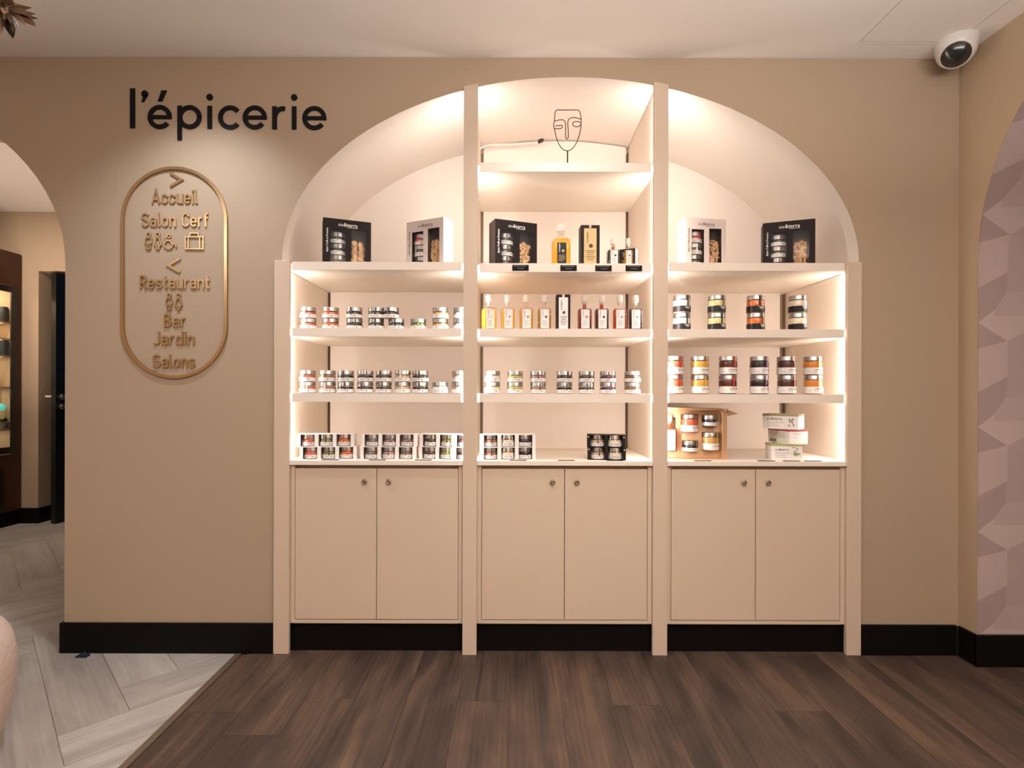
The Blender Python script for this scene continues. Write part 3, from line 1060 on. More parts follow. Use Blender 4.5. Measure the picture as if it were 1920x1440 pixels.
# ------------------------------------------------------------------ jars
PAL = {  # spreads
    'coral': (0.60, 0.13, 0.065), 'orange': (0.68, 0.16, 0.02), 'dark brown': (0.035, 0.018, 0.012), 'dark olive': (0.06, 0.05, 0.022), 'black': (0.012, 0.009, 0.011),
    'green': (0.17, 0.20, 0.04), 'amber': (0.62, 0.33, 0.09), 'grey': (0.30, 0.31, 0.34), 'pinkish brown': (0.33, 0.16, 0.11), 'beige': (0.55, 0.38, 0.23), 'pink': (0.55, 0.27, 0.22),
    'cream': (0.80, 0.68, 0.50), 'yellow green': (0.48, 0.40, 0.10), 'purple': (0.075, 0.025, 0.05), 'brown': (0.20, 0.10, 0.055), 'maroon': (0.085, 0.020, 0.016), 'mauve': (0.16, 0.10, 0.10),
    'olive yellow': (0.33, 0.28, 0.055), 'terracotta': (0.42, 0.16, 0.09), 'white': (0.86, 0.82, 0.76), 'pale yellow': (0.66, 0.55, 0.24), 'yellow': (0.72, 0.38, 0.06), 'dark red': (0.10, 0.018, 0.010),
    'bright orange': (0.74, 0.26, 0.03), 'dark purple': (0.022, 0.010, 0.020),
}
TAPE = {'red': (0.62, 0.06, 0.04), 'dark': (0.05, 0.035, 0.03), 'white': (0.80, 0.77, 0.72), 'yellow': (0.75, 0.48, 0.06), 'green': (0.30, 0.38, 0.16), 'purple': (0.20, 0.05, 0.14),
        'blue': (0.07, 0.10, 0.17), 'pale': (0.80, 0.72, 0.55), 'black': (0.012, 0.011, 0.012), 'grey': (0.30, 0.30, 0.32)}
JT = {  # kind: radius, height, lid height, label z0, label z1, label material
    'short': dict(r=0.0345, h=0.0480, lid=0.0175, lz=(0.0028, 0.0178), lab='w'),
    'pack': dict(r=0.0300, h=0.0510, lid=0.0185, lz=(0.0033, 0.0190), lab='w'),
    'tall': dict(r=0.0375, h=0.0800, lid=0.0180, lz=(0.0050, 0.0330), lab='w'),
    'black': dict(r=0.0365, h=0.0755, lid=0.0180, lz=(0.0040, 0.0300), lab='b'),
}
MESH = {}


def cached(key, fn):
    if key not in MESH:
        MESH[key] = fn()
    return MESH[key]


def jar_meshes(kind, col, tape):
    p = JT[kind]; r, h, lid = p['r'], p['h'], p['lid']
    zl = h - lid                               # underside of the lid
    rn = r * 0.93
    out = []
    out.append(('glass', cached((kind, 'g'), lambda: M().lathe([(r * 0.55, 0.0012), (r * 0.90, 0), (r * 0.985, 0.003), (r, 0.006), (r, zl - 0.0070), (r * 0.98, zl - 0.0045), (rn, zl - 0.0012), (rn, zl + 0.001)], 24).mesh('jar_glass', jar_glass))))
    cm = mat('spread ' + col, PAL[col], 0.35, coat=0.3, var=0.25, vscale=130)
    out.append(('contents', cached((kind, 'c', col), lambda: M().lathe([(r * 0.88, 0.0018), (r * 0.955, 0.006), (r * 0.955, zl - 0.0075), (r * 0.94, zl - 0.0050), (rn * 0.93, zl - 0.0022), (0, zl - 0.0022)], 20).mesh('jar_contents', cm))))
    out.append(('lid', cached((kind, 'l'), lambda: M().lathe([(0, zl - 0.0005), (r * 0.97, zl - 0.0005), (r * 0.98, zl + 0.0015), (r * 0.965, zl + 0.003), (r * 0.965, h - 0.003), (r * 0.935, h - 0.0004), (r * 0.85, h), (r * 0.80, h - 0.0010), (0, h - 0.0010)], 28).mesh('jar_lid', steel))))

    def lab():
        z0, z1 = p['lz']; m = M(); rl = r + 0.0003; rp = r + 0.0006
        m.lathe([(rl, z0), (rl, z1)], 30, cap=False)
        q = lambda a, z: (rp * cos(-pi / 2 + a), rp * sin(-pi / 2 + a), z)

        def strip(a0, a1, za, zb, mt):
            n = max(1, int((a1 - a0) / 0.12))
            for i in range(n):
                u, v = a0 + (a1 - a0) * i / n, a0 + (a1 - a0) * (i + 1) / n
                m.poly([q(u, za), q(v, za), q(v, zb), q(u, zb)], mt)
        H_ = z1 - z0
        if kind in ('short', 'pack'):
            strip(-0.62, 0.30, z0 + H_ * 0.60, z0 + H_ * 0.68, 1)
            strip(-0.62, -0.15, z0 + H_ * 0.42, z0 + H_ * 0.47, 2)
            strip(-0.62, 0.42, z0 + H_ * 0.24, z0 + H_ * 0.29, 2)
            m.poly([q(0.47 + 0.075 * cos(a) + 0.03 * sin(a), z0 + H_ * (0.52 + 0.19 * sin(a))) for a in [i * pi / 4 for i in range(8)]], 1)
        elif kind == 'tall':
            brand(m, -0.25, z0 + H_ * 0.58, 0.80, lambda x, y: q(x, z0 + H_ * 0.58 + (y - (z0 + H_ * 0.58)) * r), 1)
            strip(-0.25, 0.5, z0 + H_ * 0.44, z0 + H_ * 0.47, 2)
            strip(-0.25, 0.35, z0 + H_ * 0.30, z0 + H_ * 0.33, 2)
            strip(-0.95, -0.45, z0 + H_ * 0.36, z0 + H_ * 0.40, 2)
            m.poly([q(0.68 + 0.09 * cos(a), z0 + H_ * (0.60 + 0.14 * sin(a))) for a in [i * pi / 4 for i in range(8)]], 1)
        else:
            strip(-0.05, 0.80, z0 + H_ * 0.84, z0 + H_ * 0.90, 1)
            strip(0.10, 0.62, z0 + H_ * 0.56, z0 + H_ * 0.70, 1)
            strip(0.18, 0.55, z0 + H_ * 0.32, z0 + H_ * 0.38, 2)
        if p['lab'] == 'w':
            ms = [label_white, print_dark, print_grey]
        else:
            ms = [label_black, print_white, print_grey]
        return m.mesh('jar_label', ms, fix=False)
    out.append(('label', cached((kind, 'lab'), lab)))
    if tape:
        tm = mat('seal ' + tape, TAPE[tape], 0.4, coat=0.2)

        def tp():
            m = M(); rt = r * 0.967 + 0.0008
            prof = [(r * 0.70, h + 0.0003), (r * 0.88, h + 0.0003), (rt, h - 0.003), (rt, zl + 0.0005), (rn + 0.0012, zl - 0.001), (r + 0.0008, zl - 0.006), (r + 0.0008, p['lz'][1] - 0.002)]
            m.lathe(prof, 3, a0=-0.085 - pi / 2, a1=0.085 - pi / 2, smooth=False)
            return m.mesh('jar_seal', tm, fix=False)
        out.append(('seal_tape', cached((kind, 't', tape), tp)))
    return out


COUNT = {}


def jar(kind, col, tape, loc, label, group, turn=0.0, tape_turn=0.0, scale=1.0, mats_key=None):
    t = thing('jar', label, 'jar', loc, turn, group)
    for nm, me in jar_meshes(kind, col, tape):
        o = link(nm, me, t)
        if nm == 'seal_tape':
            o.rotation_euler = (0, 0, tape_turn)
    t.scale = (scale, scale, scale)
    return t


ORD = ['first', 'second', 'third', 'fourth', 'fifth', 'sixth', 'seventh', 'eighth', 'ninth']


def X_at(px, Y):
    return (px - 948) * Y / 1000


def jar_row(kind, Z, Y, stacks, where, group, size):
    for i, (px, n, col, tape) in enumerate(stacks):
        h = JT[kind]['h']
        for k in range(n):
            if n == 1:
                pos = 'alone,'
                lab = '%s %s jar standing alone, %s from left, %s' % (size, col, ORD[i], where)
            else:
                lab = '%s %s jar, %s of %s stack from left, %s' % (size, col, 'upper' if k else 'lower', ORD[i], where)
            tt = rng.uniform(-0.25, 0.25)
            jar(kind, col, tape, (X_at(px, Y) + rng.uniform(-0.001, 0.001) * k, Y + rng.uniform(-0.002, 0.002), Z + k * h), lab, group,
                rng.uniform(-0.15, 0.15), tt + (0.35 if kind in ('tall', 'black') else 0.05))


Yj = 2.288
jar_row('short', ZB_, Yj, [(578, 2, 'coral', 'white'), (620, 2, 'orange', 'red'), (664.5, 2, 'dark brown', 'dark'), (705, 2, 'dark olive', 'dark')],
        "left bay's upper jar shelf", 'short jars on the upper shelf of the left bay', 'short')
jar('short', 'black', 'dark', (X_at(743, Yj), Yj, ZB_), "short black jar under an overhanging jar, left bay's upper jar shelf", 'short jars on the upper shelf of the left bay')
jar('short', 'black', 'dark', (X_at(733, Yj) , Yj - 0.002, ZB_ + 0.048), "short black jar perched off centre on another, touching the dark olive stack", 'short jars on the upper shelf of the left bay', 0.1, -0.2)
jar('short', 'green', 'green', (X_at(784, Yj), Yj, ZB_), "short green jar standing alone on the left bay's upper jar shelf", 'short jars on the upper shelf of the left bay', 0.0, 0.15)
for k in range(2):
    jar('short', 'amber', 'pale', (X_at(825.5, Yj), Yj, ZB_ + 0.048 * k), "short amber jar, %s one of its stack, next to the lone green jar" % ('upper' if k else 'lower'), 'short jars on the upper shelf of the left bay', 0.0, 0.4)
    jar('short', 'grey', 'white', (X_at(864.5, Yj), Yj, ZB_ + 0.048 * k), "short grey jar half hidden by the upright, %s of its pair, left bay" % ('upper' if k else 'lower'), 'short jars on the upper shelf of the left bay', 0.0, 0.0)
Yc = 2.275
jar_row('short', ZC, Yc, [(576.5, 2, 'coral', 'white'), (614.5, 2, 'pinkish brown', 'pale'), (648.5, 2, 'black', 'dark'), (685, 2, 'dark brown', 'dark'), (719.5, 2, 'dark olive', 'dark'),
                         (755.5, 2, 'beige', 'pale'), (788, 2, 'dark brown', 'dark'), (825, 1, 'white', 'white'), (862, 2, 'pink', 'white')],
        "left bay's lower jar shelf", 'short jars on the lower shelf of the left bay', 'short')
jar_row('short', ZC, Yc, [(923, 2, 'cream', 'pale'), (965.5, 2, 'yellow green', 'green'), (1009, 2, 'pinkish brown', 'dark'), (1058, 2, 'black', 'dark'), (1099, 2, 'dark olive', 'dark'),
                         (1139.5, 2, 'purple', 'purple'), (1185.5, 2, 'brown', 'white')],
        "middle bay's jar shelf", 'short jars in the middle bay', 'short')
jar_row('black', ZB_, Yj, [(1278, 2, 'white', 'black'), (1343.5, 2, 'pale yellow', 'black'), (1416, 2, 'orange', 'black'), (1495, 2, 'cream', 'grey')],
        'black labels, right bay', 'jars with black labels in the right bay', 'tall')
jar_row('tall', ZC, 2.272, [(1264, 2, 'coral', 'red'), (1312, 2, 'yellow', 'yellow'), (1364.5, 2, 'dark red', 'red'), (1423, 2, 'dark purple', 'purple'), (1474.5, 2, 'maroon', 'red'), (1524, 2, 'bright orange', 'pale')],
        "right bay's jam shelf", 'tall jam jars in the right bay', 'tall')


# ------------------------------------------------------------------ cartons of jars on the worktop
def carton(label, group, n, x, y, z, rot, cm, side=None, pitch=0.0735, dots=False):
    Wc = n * pitch + 0.012; D = 0.068; Hc = 0.0525
    t = thing('jar_pack', label, 'carton', (x, y, z), rot, group)
    m = M(); th = 0.0012
    m.box(-Wc / 2, Wc / 2, 0, D, 0, th); m.box(-Wc / 2, Wc / 2, 0, D, Hc - th, Hc)
    m.box(-Wc / 2, Wc / 2, D - th, D, th, Hc - th)
    m.box(-Wc / 2, -Wc / 2 + th, 0.0, D - th, th, Hc - th, 1); m.box(Wc / 2 - th, Wc / 2, 0.0, D - th, th, Hc - th, 1)
    m.build('sleeve', [cm, side or cm], t)
    pw = pitch - 0.0575
    for i in range(n + 1):
        cx = -Wc / 2 + 0.006 + i * pitch
        a, b = cx - pw / 2, cx + pw / 2
        a, b = max(a, -Wc / 2), min(b, Wc / 2)
        p = M().box(a, b, -0.0010, 0.0003, 0.0005, Hc - 0.0005)
        if dots and i in (0, n):
            p.prism([(cx + 0.0026 * cos(k * pi / 5), Hc * 0.83 + 0.0032 * sin(k * pi / 5)) for k in range(10)], -0.0014, -0.0008, 1)
        p.build('divider', [cm, print_white], t)
    return t, Wc


def pack(name, cols, x, y, rot, cm=None, side=None, shift=((0, 0), (0, 0)), drot=0.0, dots=False, nwords='three'):
    cm = cm or carton_white
    n = len(cols[0])
    for lvl in (0, 1):
        z = ZW + lvl * 0.0527
        xx, yy = x + shift[lvl][0], y + shift[lvl][1]
        rt = rot + drot * lvl
        t, Wc = carton('%s carton of %s jars, %s one of the %s pair' % ('white' if cm is carton_white else 'black', nwords, 'upper' if lvl else 'lower', name), 'jar cartons on the worktops', n, xx, yy, z, rt, cm, side, dots=dots)
        for i, (col, tape) in enumerate(cols[lvl]):
            lx = -Wc / 2 + 0.006 + (i + 0.5) * 0.0735; ly = 0.0285
            jx, jy = xx + lx * cos(rt) - ly * sin(rt), yy + lx * sin(rt) + ly * cos(rt)
            jar('pack', col, tape, (jx, jy, z + 0.0012), '%s jar in %s carton of the %s pair, %s from its left end' % (col, 'upper' if lvl else 'lower', name, ORD[i]), 'jars held in cartons on the worktops', rt + rng.uniform(-0.1, 0.1), rng.uniform(-0.1, 0.3), 0.985)


pack('leftmost white', [[('coral', 'red'), ('green', 'dark'), ('orange', 'red')], [('coral', 'red'), ('green', 'dark'), ('orange', 'red')]],
     X_at(615, 2.235), 2.2395, R(6), shift=((0, 0), (-0.012, 0.004)))
pack('second white', [[('mauve', 'grey'), ('pink', 'blue'), ('brown', 'blue')], [('mauve', 'grey'), ('pinkish brown', 'blue'), ('pinkish brown', 'blue')]],
     X_at(728.5, 2.25), 2.245, R(1), shift=((0, 0), (0.004, 0.001)))
pack('third white', [[('maroon', 'dark'), ('olive yellow', 'green'), ('purple', 'dark')], [('maroon', 'dark'), ('olive yellow', 'dark'), ('purple', 'dark')]],
     X_at(836, 2.245), 2.243, R(-9), shift=((0, 0), (0.003, 0)))
pack('middle bay white', [[('terracotta', 'dark'), ('cream', 'pale'), ('black', 'dark')], [('terracotta', 'dark'), ('cream', 'pale'), ('black', 'dark')]],
     X_at(953, 2.24), 2.240, R(5))
pack('middle bay black', [[('beige', 'dark'), ('cream', 'pale')], [('beige', 'dark'), ('cream', 'pale')]],
     X_at(1138, 2.235), 2.240, R(-9), carton_black, carton_white, dots=True, nwords='two', shift=((0, 0), (-0.002, 0)))


# ------------------------------------------------------------------ gift boxes with two windows
def gift_box(label, loc, rot, Wb, Hb, D, style, spreads, seed, round_crackers, where, handle=False):
    rg = random.Random(seed)
    front = box_black if style == 'black' else box_pink
    side = box_black if style == 'black' else box_mint
    ink = print_white if style == 'black' else print_dark
    t = thing('gift_box', label, 'gift box', loc, rot, 'gift boxes on the upper shelves')
    th = 0.002
    w1 = (0.15 * Wb, 0.46 * Wb); w2 = (0.58 * Wb, 0.89 * Wb)
    wz = (0.03 * Hb, 0.77 * Hb)
    wz2 = (0.035 * Hb, 0.80 * Hb)
    m = M()                                     # shell: x from 0 at the left front corner, y = depth
    m.box(0, Wb, D - th, D, 0, Hb); m.box(0, th, 0.001, D - th, 0, Hb); m.box(Wb - th, Wb, 0.001, D - th, 0, Hb)
    m.box(th, Wb - th, 0.001, D - th, 0, th); m.box(th, Wb - th, 0.001, D - th, Hb - th, Hb)
    m.box(Wb * 0.515, Wb * 0.525, 0.001, D - th, th, Hb - th, 1)
    m.poly([(th + .0002, 0.002, th), (th + .0002, D - th, th), (th + .0002, D - th, Hb - th), (th + .0002, 0.002, Hb - th)], 1)
    m.poly([(Wb - th - .0002, 0.002, th), (Wb - th - .0002, D - th, th), (Wb - th - .0002, D - th, Hb - th), (Wb - th - .0002, 0.002, Hb - th)], 1)
    m.poly([(th, D - th - .0002, th), (Wb - th, D - th - .0002, th), (Wb - th, D - th - .0002, Hb - th), (th, D - th - .0002, Hb - th)], 1)
    if style != 'black':                        # small marks on the mint sides
        for k in range(9):
            z = Hb * (0.62 - 0.035 * k)
            for xs in (-0.0003, Wb + 0.0003):
                m.poly([(xs, D * 0.25, z), (xs, D * rg.uniform(0.55, 0.85), z + 0.004), (xs, D * 0.8, z + 0.0055), (xs, D * 0.25, z + 0.0015)], 2)
        for xs in (-0.0003, Wb + 0.0003):
            for cy, cz in ((0.45, 0.80), (0.58, 0.75)):
                m.poly([(xs, D * cy + 0.004 * cos(a), Hb * cz + 0.0055 * sin(a)) for a in [i * pi / 4 for i in range(8)]], 3)
    m.build('shell', [side, box_inner, mat('mint print', (0.30, 0.46, 0.33), 0.6), mat('dark green print', (0.06, 0.12, 0.08), 0.6)], t)
    f = M()                                     # front face with its two windows cut out
    y0, y1 = -0.0004, 0.0010
    f.box(0, w1[0], y0, y1, 0, Hb); f.box(w1[1], w2[0], y0, y1, 0, Hb); f.box(w2[1], Wb, y0, y1, 0, Hb)
    f.box(w1[0], w1[1], y0, y1, 0, wz[0]); f.box(w1[0], w1[1], y0, y1, wz[1], Hb)
    f.box(w2[0], w2[1], y0, y1, 0, wz2[0]); f.box(w2[0], w2[1], y0, y1, wz2[1], Hb)
    fn = lambda x, z: (x, y0 - 0.0003, z)
    bw = 0.40 * Wb
    brand(f, 0.31 * Wb, 0.855 * Hb, bw, fn, 1)
    f.poly([fn(0.50 * Wb, 0.833 * Hb), fn(0.71 * Wb, 0.833 * Hb), fn(0.71 * Wb, 0.840 * Hb), fn(0.50 * Wb, 0.840 * Hb)], 1)
    # the slogan up the left edge
    vs, fs = text2d('Apéro Truffe en Provence', 0.012)
    n = len(f.v); L_ = 0.50 * Hb
    f.v += [fn(0.100 * Wb - y * L_ * 1.25, 0.29 * Hb + x * L_) for x, y in vs]
    for f_ in fs:
        f.face([n + i for i in f_], 1)
    f.build('front_panel', [front, ink], t)
    for a, b, zz in ((w1[0], w1[1], wz), (w2[0], w2[1], wz2)):
        wn = M().poly([(a, 0.0012, zz[0]), (b, 0.0012, zz[0]), (b, 0.0012, zz[1]), (a, 0.0012, zz[1])])
        mm = M(); mm.poly([(a, 0.0012, zz[0]), (b, 0.0012, zz[0]), (b, 0.0012, zz[1]), (a, 0.0012, zz[1])])
        mm.build('window_film', film, t)
    if handle:
        hd = M().tube([(0.25 * Wb, D * 0.5, Hb - 0.001), (0.27 * Wb, D * 0.5, Hb + 0.010), (0.34 * Wb, D * 0.5, Hb + 0.014), (0.60 * Wb, D * 0.5, Hb + 0.014), (0.68 * Wb, D * 0.5, Hb + 0.010), (0.70 * Wb, D * 0.5, Hb - 0.001)], 0.0022)
        hd.build('handle', white_pl, t)['label'] = 'white cord handle'

    def at(lx, ly, lz):
        return (loc[0] + lx * cos(rot) - ly * sin(rot), loc[1] + lx * sin(rot) + ly * cos(rot), loc[2] + lz)
    sc_ = 1.03
    for k, (col, tape) in enumerate(spreads):
        jar('short', col, tape, at(0.300 * Wb, 0.0395, 0.002 + k * 0.048 * sc_), '%s jar behind the window of %s, %s of three' % (col, where, ('lowest', 'middle', 'topmost')[k]), 'jars inside the gift boxes', rot + rg.uniform(-0.2, 0.2), rg.uniform(-0.2, 0.2), sc_)
    # bag of crackers
    bag = thing('cracker_bag', 'clear bag of %s in %s' % ('round biscuits' if round_crackers else 'curled chips', where), 'snack bag', at(0.735 * Wb, 0.034, 0.002), rot, 'snack bags inside the gift boxes')
    bm_ = M(); bx_ = 0.028
    rows = [(0.0, 1.0, 1.0), (0.03, 1.05, 1.05), (0.09, 1.03, 1.05), (0.125, 0.90, 0.8), (0.150, 0.72, 0.45), (0.158, 0.78, 0.12)]
    nn = 14; base = 0
    for z, sx_, sy_ in rows:
        for i in range(nn):
            a = 2 * pi * i / nn
            ex = 0.6
            cx_, sy__ = abs(cos(a)) ** ex * (1 if cos(a) >= 0 else -1), abs(sin(a)) ** ex * (1 if sin(a) >= 0 else -1)
            j = rg.uniform(0.96, 1.03)
            bm_.v.append((cx_ * bx_ * sx_ * j, sy__ * 0.029 * sy_ * j, z))
    for r_ in range(len(rows) - 1):
        for i in range(nn):
            bm_.face((r_ * nn + i, r_ * nn + (i + 1) % nn, (r_ + 1) * nn + (i + 1) % nn, (r_ + 1) * nn + i), 0, True)
    bm_.build('bag', film, bag)
    rc_ = 0.0135
    for lay in range(7):
        for c in range(6):
            if round_crackers:
                px_, py_ = (-0.015 if c % 2 else 0.013) + rg.uniform(-0.003, 0.003), (-0.016, -0.016, 0.0, 0.0, 0.012, 0.012)[c]
            else:
                px_, py_ = (-0.016, 0.0, 0.016)[c % 3] + rg.uniform(-0.004, 0.004), (-0.014 if c < 3 else 0.008)
            k = M()
            n_ = 10; rr_ = rc_ * rg.uniform(0.85, 1.1)
            bend = 0.0 if round_crackers else rg.uniform(-26, 26)
            tl = 0.0022
            rim = [(rr_ * cos(2 * pi * i / n_), rr_ * (1.0 if round_crackers else 0.7) * sin(2 * pi * i / n_)) for i in range(n_)]
            for s_ in (-1, 1):
                for x_, z_ in rim:
                    k.v.append((x_, s_ * tl + bend * x_ * x_ + bend * 0.7 * x_ * z_, z_))
                k.v.append((0, s_ * tl * 2.0, 0))
            for i in range(n_):
                j_ = (i + 1) % n_
                k.face((i, j_, n_), 0, True); k.face((n_ + 1 + j_, n_ + 1 + i, 2 * n_ + 1), 0, True)
                k.face((i, n_ + 1 + i, n_ + 1 + j_, j_), 0, True)
            ob = k.build('cracker', cracker_m, bag, (px_, py_, 0.0155 + lay * 0.0145 + (0.006 if c % 2 else 0)))
            ob.rotation_euler = (rg.uniform(-0.5, 0.5), rg.uniform(-1, 1), rg.uniform(-0.6, 0.6)) if round_crackers else (rg.uniform(-1.1, 1.1), rg.uniform(-1.5, 1.5), rg.uniform(-1.2, 1.2))
    return t


GB = dict(Hb=0.205, D=0.078)


def gb_pose(pxl, pxr, dl, dr):
    xl, xr = X_at(pxl, dl), X_at(pxr, dr)
    return xl, dl, sqrt((xr - xl) ** 2 + (dr - dl) ** 2), atan2(dr - dl, xr - xl)


blk = [('dark brown', 'dark'), ('dark olive', 'dark'), ('black', 'dark')]
pnk = [('black', 'dark'), ('brown', 'white'), ('coral', 'red')]
for (lab, pxl, pxr, dl, dr, zz, style, spr, seed, rc2, where, hd) in (
    ('black windowed gift box turned on the left bay upper shelf, round biscuits inside', 605, 695, 2.270, 2.343, ZA, 'black', blk, 1, True, "the left bay's black gift box", False),
    ('pale gift box with mint sides beside the upright on the left bay upper shelf', 761.5, 831, 2.343, 2.260, ZA, 'pink', pnk, 2, False, "the left bay's pale gift box", False),
    ('black windowed gift box with a white handle, in the middle bay', 927.5, 1006, 2.270, 2.339, ZA - 0.004, 'black', blk, 3, False, "the middle bay's black gift box", True),
    ('pale gift box with mint sides on the right bay upper shelf', 1284.5, 1360.5, 2.262, 2.290, ZA, 'pink', pnk, 4, False, "the right bay's pale gift box", False),
    ('black windowed gift box with curled chips, outer end of the right bay upper shelf', 1430, 1528, 2.338, 2.270, ZA, 'black', blk, 5, False, "the right bay's black gift box", False),
):
    xl, yl, Wb, rt = gb_pose(pxl, pxr, dl, dr)
    gift_box(lab, (xl, yl, zz), rt, Wb, GB['Hb'], GB['D'], style, spr, seed, rc2, where, hd)


# ------------------------------------------------------------------ bottles
def sq_ring(w, d, r, n=4):
    o = []
    for cx, cy, a0 in ((w - r, d - r, 0), (-w + r, d - r, 90), (-w + r, -d + r, 180), (w - r, -d + r, 270)):
        for i in range(n + 1):
            a = R(a0 + 90 * i / n); o.append((cx + r * cos(a), cy + r * sin(a)))
    return o


def loft(m, rings, mat=0, cap=True):
    base = len(m.v); k = len(rings[0][1])
    for z, pts in rings:
        m.v += [(x, y, z) for x, y in pts]
    for j in range(len(rings) - 1):
        for i in range(k):
            i2 = (i + 1) % k
            m.face((base + j * k + i, base + j * k + i2, base + (j + 1) * k + i2, base + (j + 1) * k + i), mat, True)
    if cap:
        m.face([base + i for i in reversed(range(k))], mat); m.face([base + (len(rings) - 1) * k + i for i in range(k)], mat)


bottle_glass = glass('bottle glass', (0.98, 0.98, 0.96))
OIL = {'bright yellow': (0.90, 0.52, 0.01), 'yellow': (0.80, 0.45, 0.03), 'golden': (0.66, 0.36, 0.04), 'amber': (0.42, 0.21, 0.03), 'red brown': (0.16, 0.022, 0.012), 'dark brown': (0.055, 0.014, 0.010),
       'red': (0.30, 0.05, 0.012), 'purple black': (0.05, 0.014, 0.022), 'black': (0.010, 0.008, 0.008), 'rose': (0.42, 0.09, 0.07)}


TINT = {'bright yellow': (0.99, 0.73, 0.06), 'yellow': (0.98, 0.76, 0.16), 'golden': (0.93, 0.70, 0.20), 'amber': (0.85, 0.60, 0.20), 'red brown': (0.62, 0.20, 0.13), 'dark brown': (0.36, 0.13, 0.10),
        'red': (0.82, 0.26, 0.10), 'purple black': (0.34, 0.13, 0.16), 'black': (0.06, 0.05, 0.05), 'rose': (0.86, 0.45, 0.38)}


def liquid_m(k):
    return liquid('liquid ' + k, TINT[k], OIL[k], {'black': 0.1}.get(k, 0.75))


def bottle(label, loc, rot, w, d, hb, hn, ht, liquid, icon_col, group, black_label=False, neck_liquid=None, shoulder=False):
    """w,d: half width and depth of the square body; hb body height, hn neck top, ht top of the stopper"""
    t = thing('oil_bottle' if liquid in ('bright yellow', 'yellow', 'golden', 'amber') else 'vinegar_bottle', label, 'bottle', loc, rot, group)
    lm = liquid_m(liquid)
    rn = w * 0.36
    g = M(); r_ = w * 0.22
    circ = lambda rad: [(rad * cos(a), rad * sin(a)) for a in [R(90 * q + 90 * i / 4 + (0)) for q in range(4) for i in range(5)]]
    loft(g, [(0, sq_ring(w * 0.94, d * 0.94, r_)), (0.002, sq_ring(w, d, r_)), (hb - (0.016 if shoulder else 0.006), sq_ring(w, d, r_)), (hb - (0.005 if shoulder else 0.002), sq_ring(w * (0.88 if shoulder else 0.97), d * 0.93, r_)), (hb, sq_ring(w * (0.62 if shoulder else 0.90), d * (0.75 if shoulder else 0.9), r_)), (hb + 0.004, circ(rn * 1.25)), (hb + 0.009, circ(rn)), (hn, circ(rn)), ], cap=False)
    g.build('glass', bottle_glass, t)
    q = M()
    loft(q, [(0.004, sq_ring(w * 0.965, d * 0.96, r_)), (hb - (0.018 if shoulder else 0.009), sq_ring(w * 0.97, d * 0.96, r_)), (hb - (0.008 if shoulder else 0.005), sq_ring(w * (0.84 if shoulder else 0.94), d * 0.9, r_)), (hb - 0.003, sq_ring(w * (0.60 if shoulder else 0.86), d * (0.7 if shoulder else 0.85), r_))])
    q.build('liquid', lm, t)
    if neck_liquid:
        M().lathe([(rn * 0.8, hb - 0.002), (rn * 0.8, hb + (hn - hb) * 0.7)], 14).build('neck_liquid', liquid_m(neck_liquid), t)
    s = M().lathe([(0, hn - 0.010), (rn * 0.75, hn - 0.010), (rn * 0.8, hn), (rn * 1.28, hn + 0.001), (rn * 1.32, hn + 0.003), (rn * 1.3, ht - 0.004), (rn * 1.1, ht), (0, ht)], 20)
    s.build('stopper', cork_m, t)
    l = M(); lw = w * (0.50 if black_label else 0.64); z0, z1 = (hb * 0.06, hb * 0.80) if black_label else (hb * 0.06, hb * 0.93)
    yf = -d - 0.0004
    l.box(-lw, lw, yf, yf + 0.0004, z0, z1)
    H_ = z1 - z0; fn = lambda x, z: (x, yf - 0.0002, z)
    rg = random.Random(len(label))
    # vertical maker's word, emblem, lines of small print
    vs, fs = text2d('aix&terra', 0.01)
    n = len(l.v); L_ = H_ * 0.42
    l.v += [fn(-lw * 0.62 + y * L_ * 1.0, z1 - H_ * 0.04 - x * L_) for x, y in vs]
    for f_ in fs:
        l.face([n + i for i in f_], 1)
    rr_ = lw * 0.30
    l.poly([fn(lw * 0.30 + rr_ * cos(a) * (1 + 0.15 * sin(3 * a)), z0 + H_ * 0.60 + rr_ * sin(a)) for a in [i * pi / 6 for i in range(12)]], 2)
    for k in range(5):
        z = z0 + H_ * (0.38 - 0.065 * k); e = rg.uniform(0.2, 0.8)
        l.poly([fn(-lw * 0.65, z), fn(lw * e, z), fn(lw * e, z + H_ * 0.018), fn(-lw * 0.65, z + H_ * 0.018)], 3)
    ik = mat('emblem ' + icon_col, {'red': (0.60, 0.10, 0.07), 'dark': (0.03, 0.03, 0.04), 'grey': (0.35, 0.34, 0.36), 'green': (0.25, 0.28, 0.18), 'gold': (0.55, 0.40, 0.18), 'yellow': (0.75, 0.6, 0.3)}[icon_col], 0.6)
    if black_label:
        l.build('label', [label_black, print_white, ik, print_gold], t)
    else:
        l.build('label', [label_white, print_grey, ik, print_grey], t)
    return t


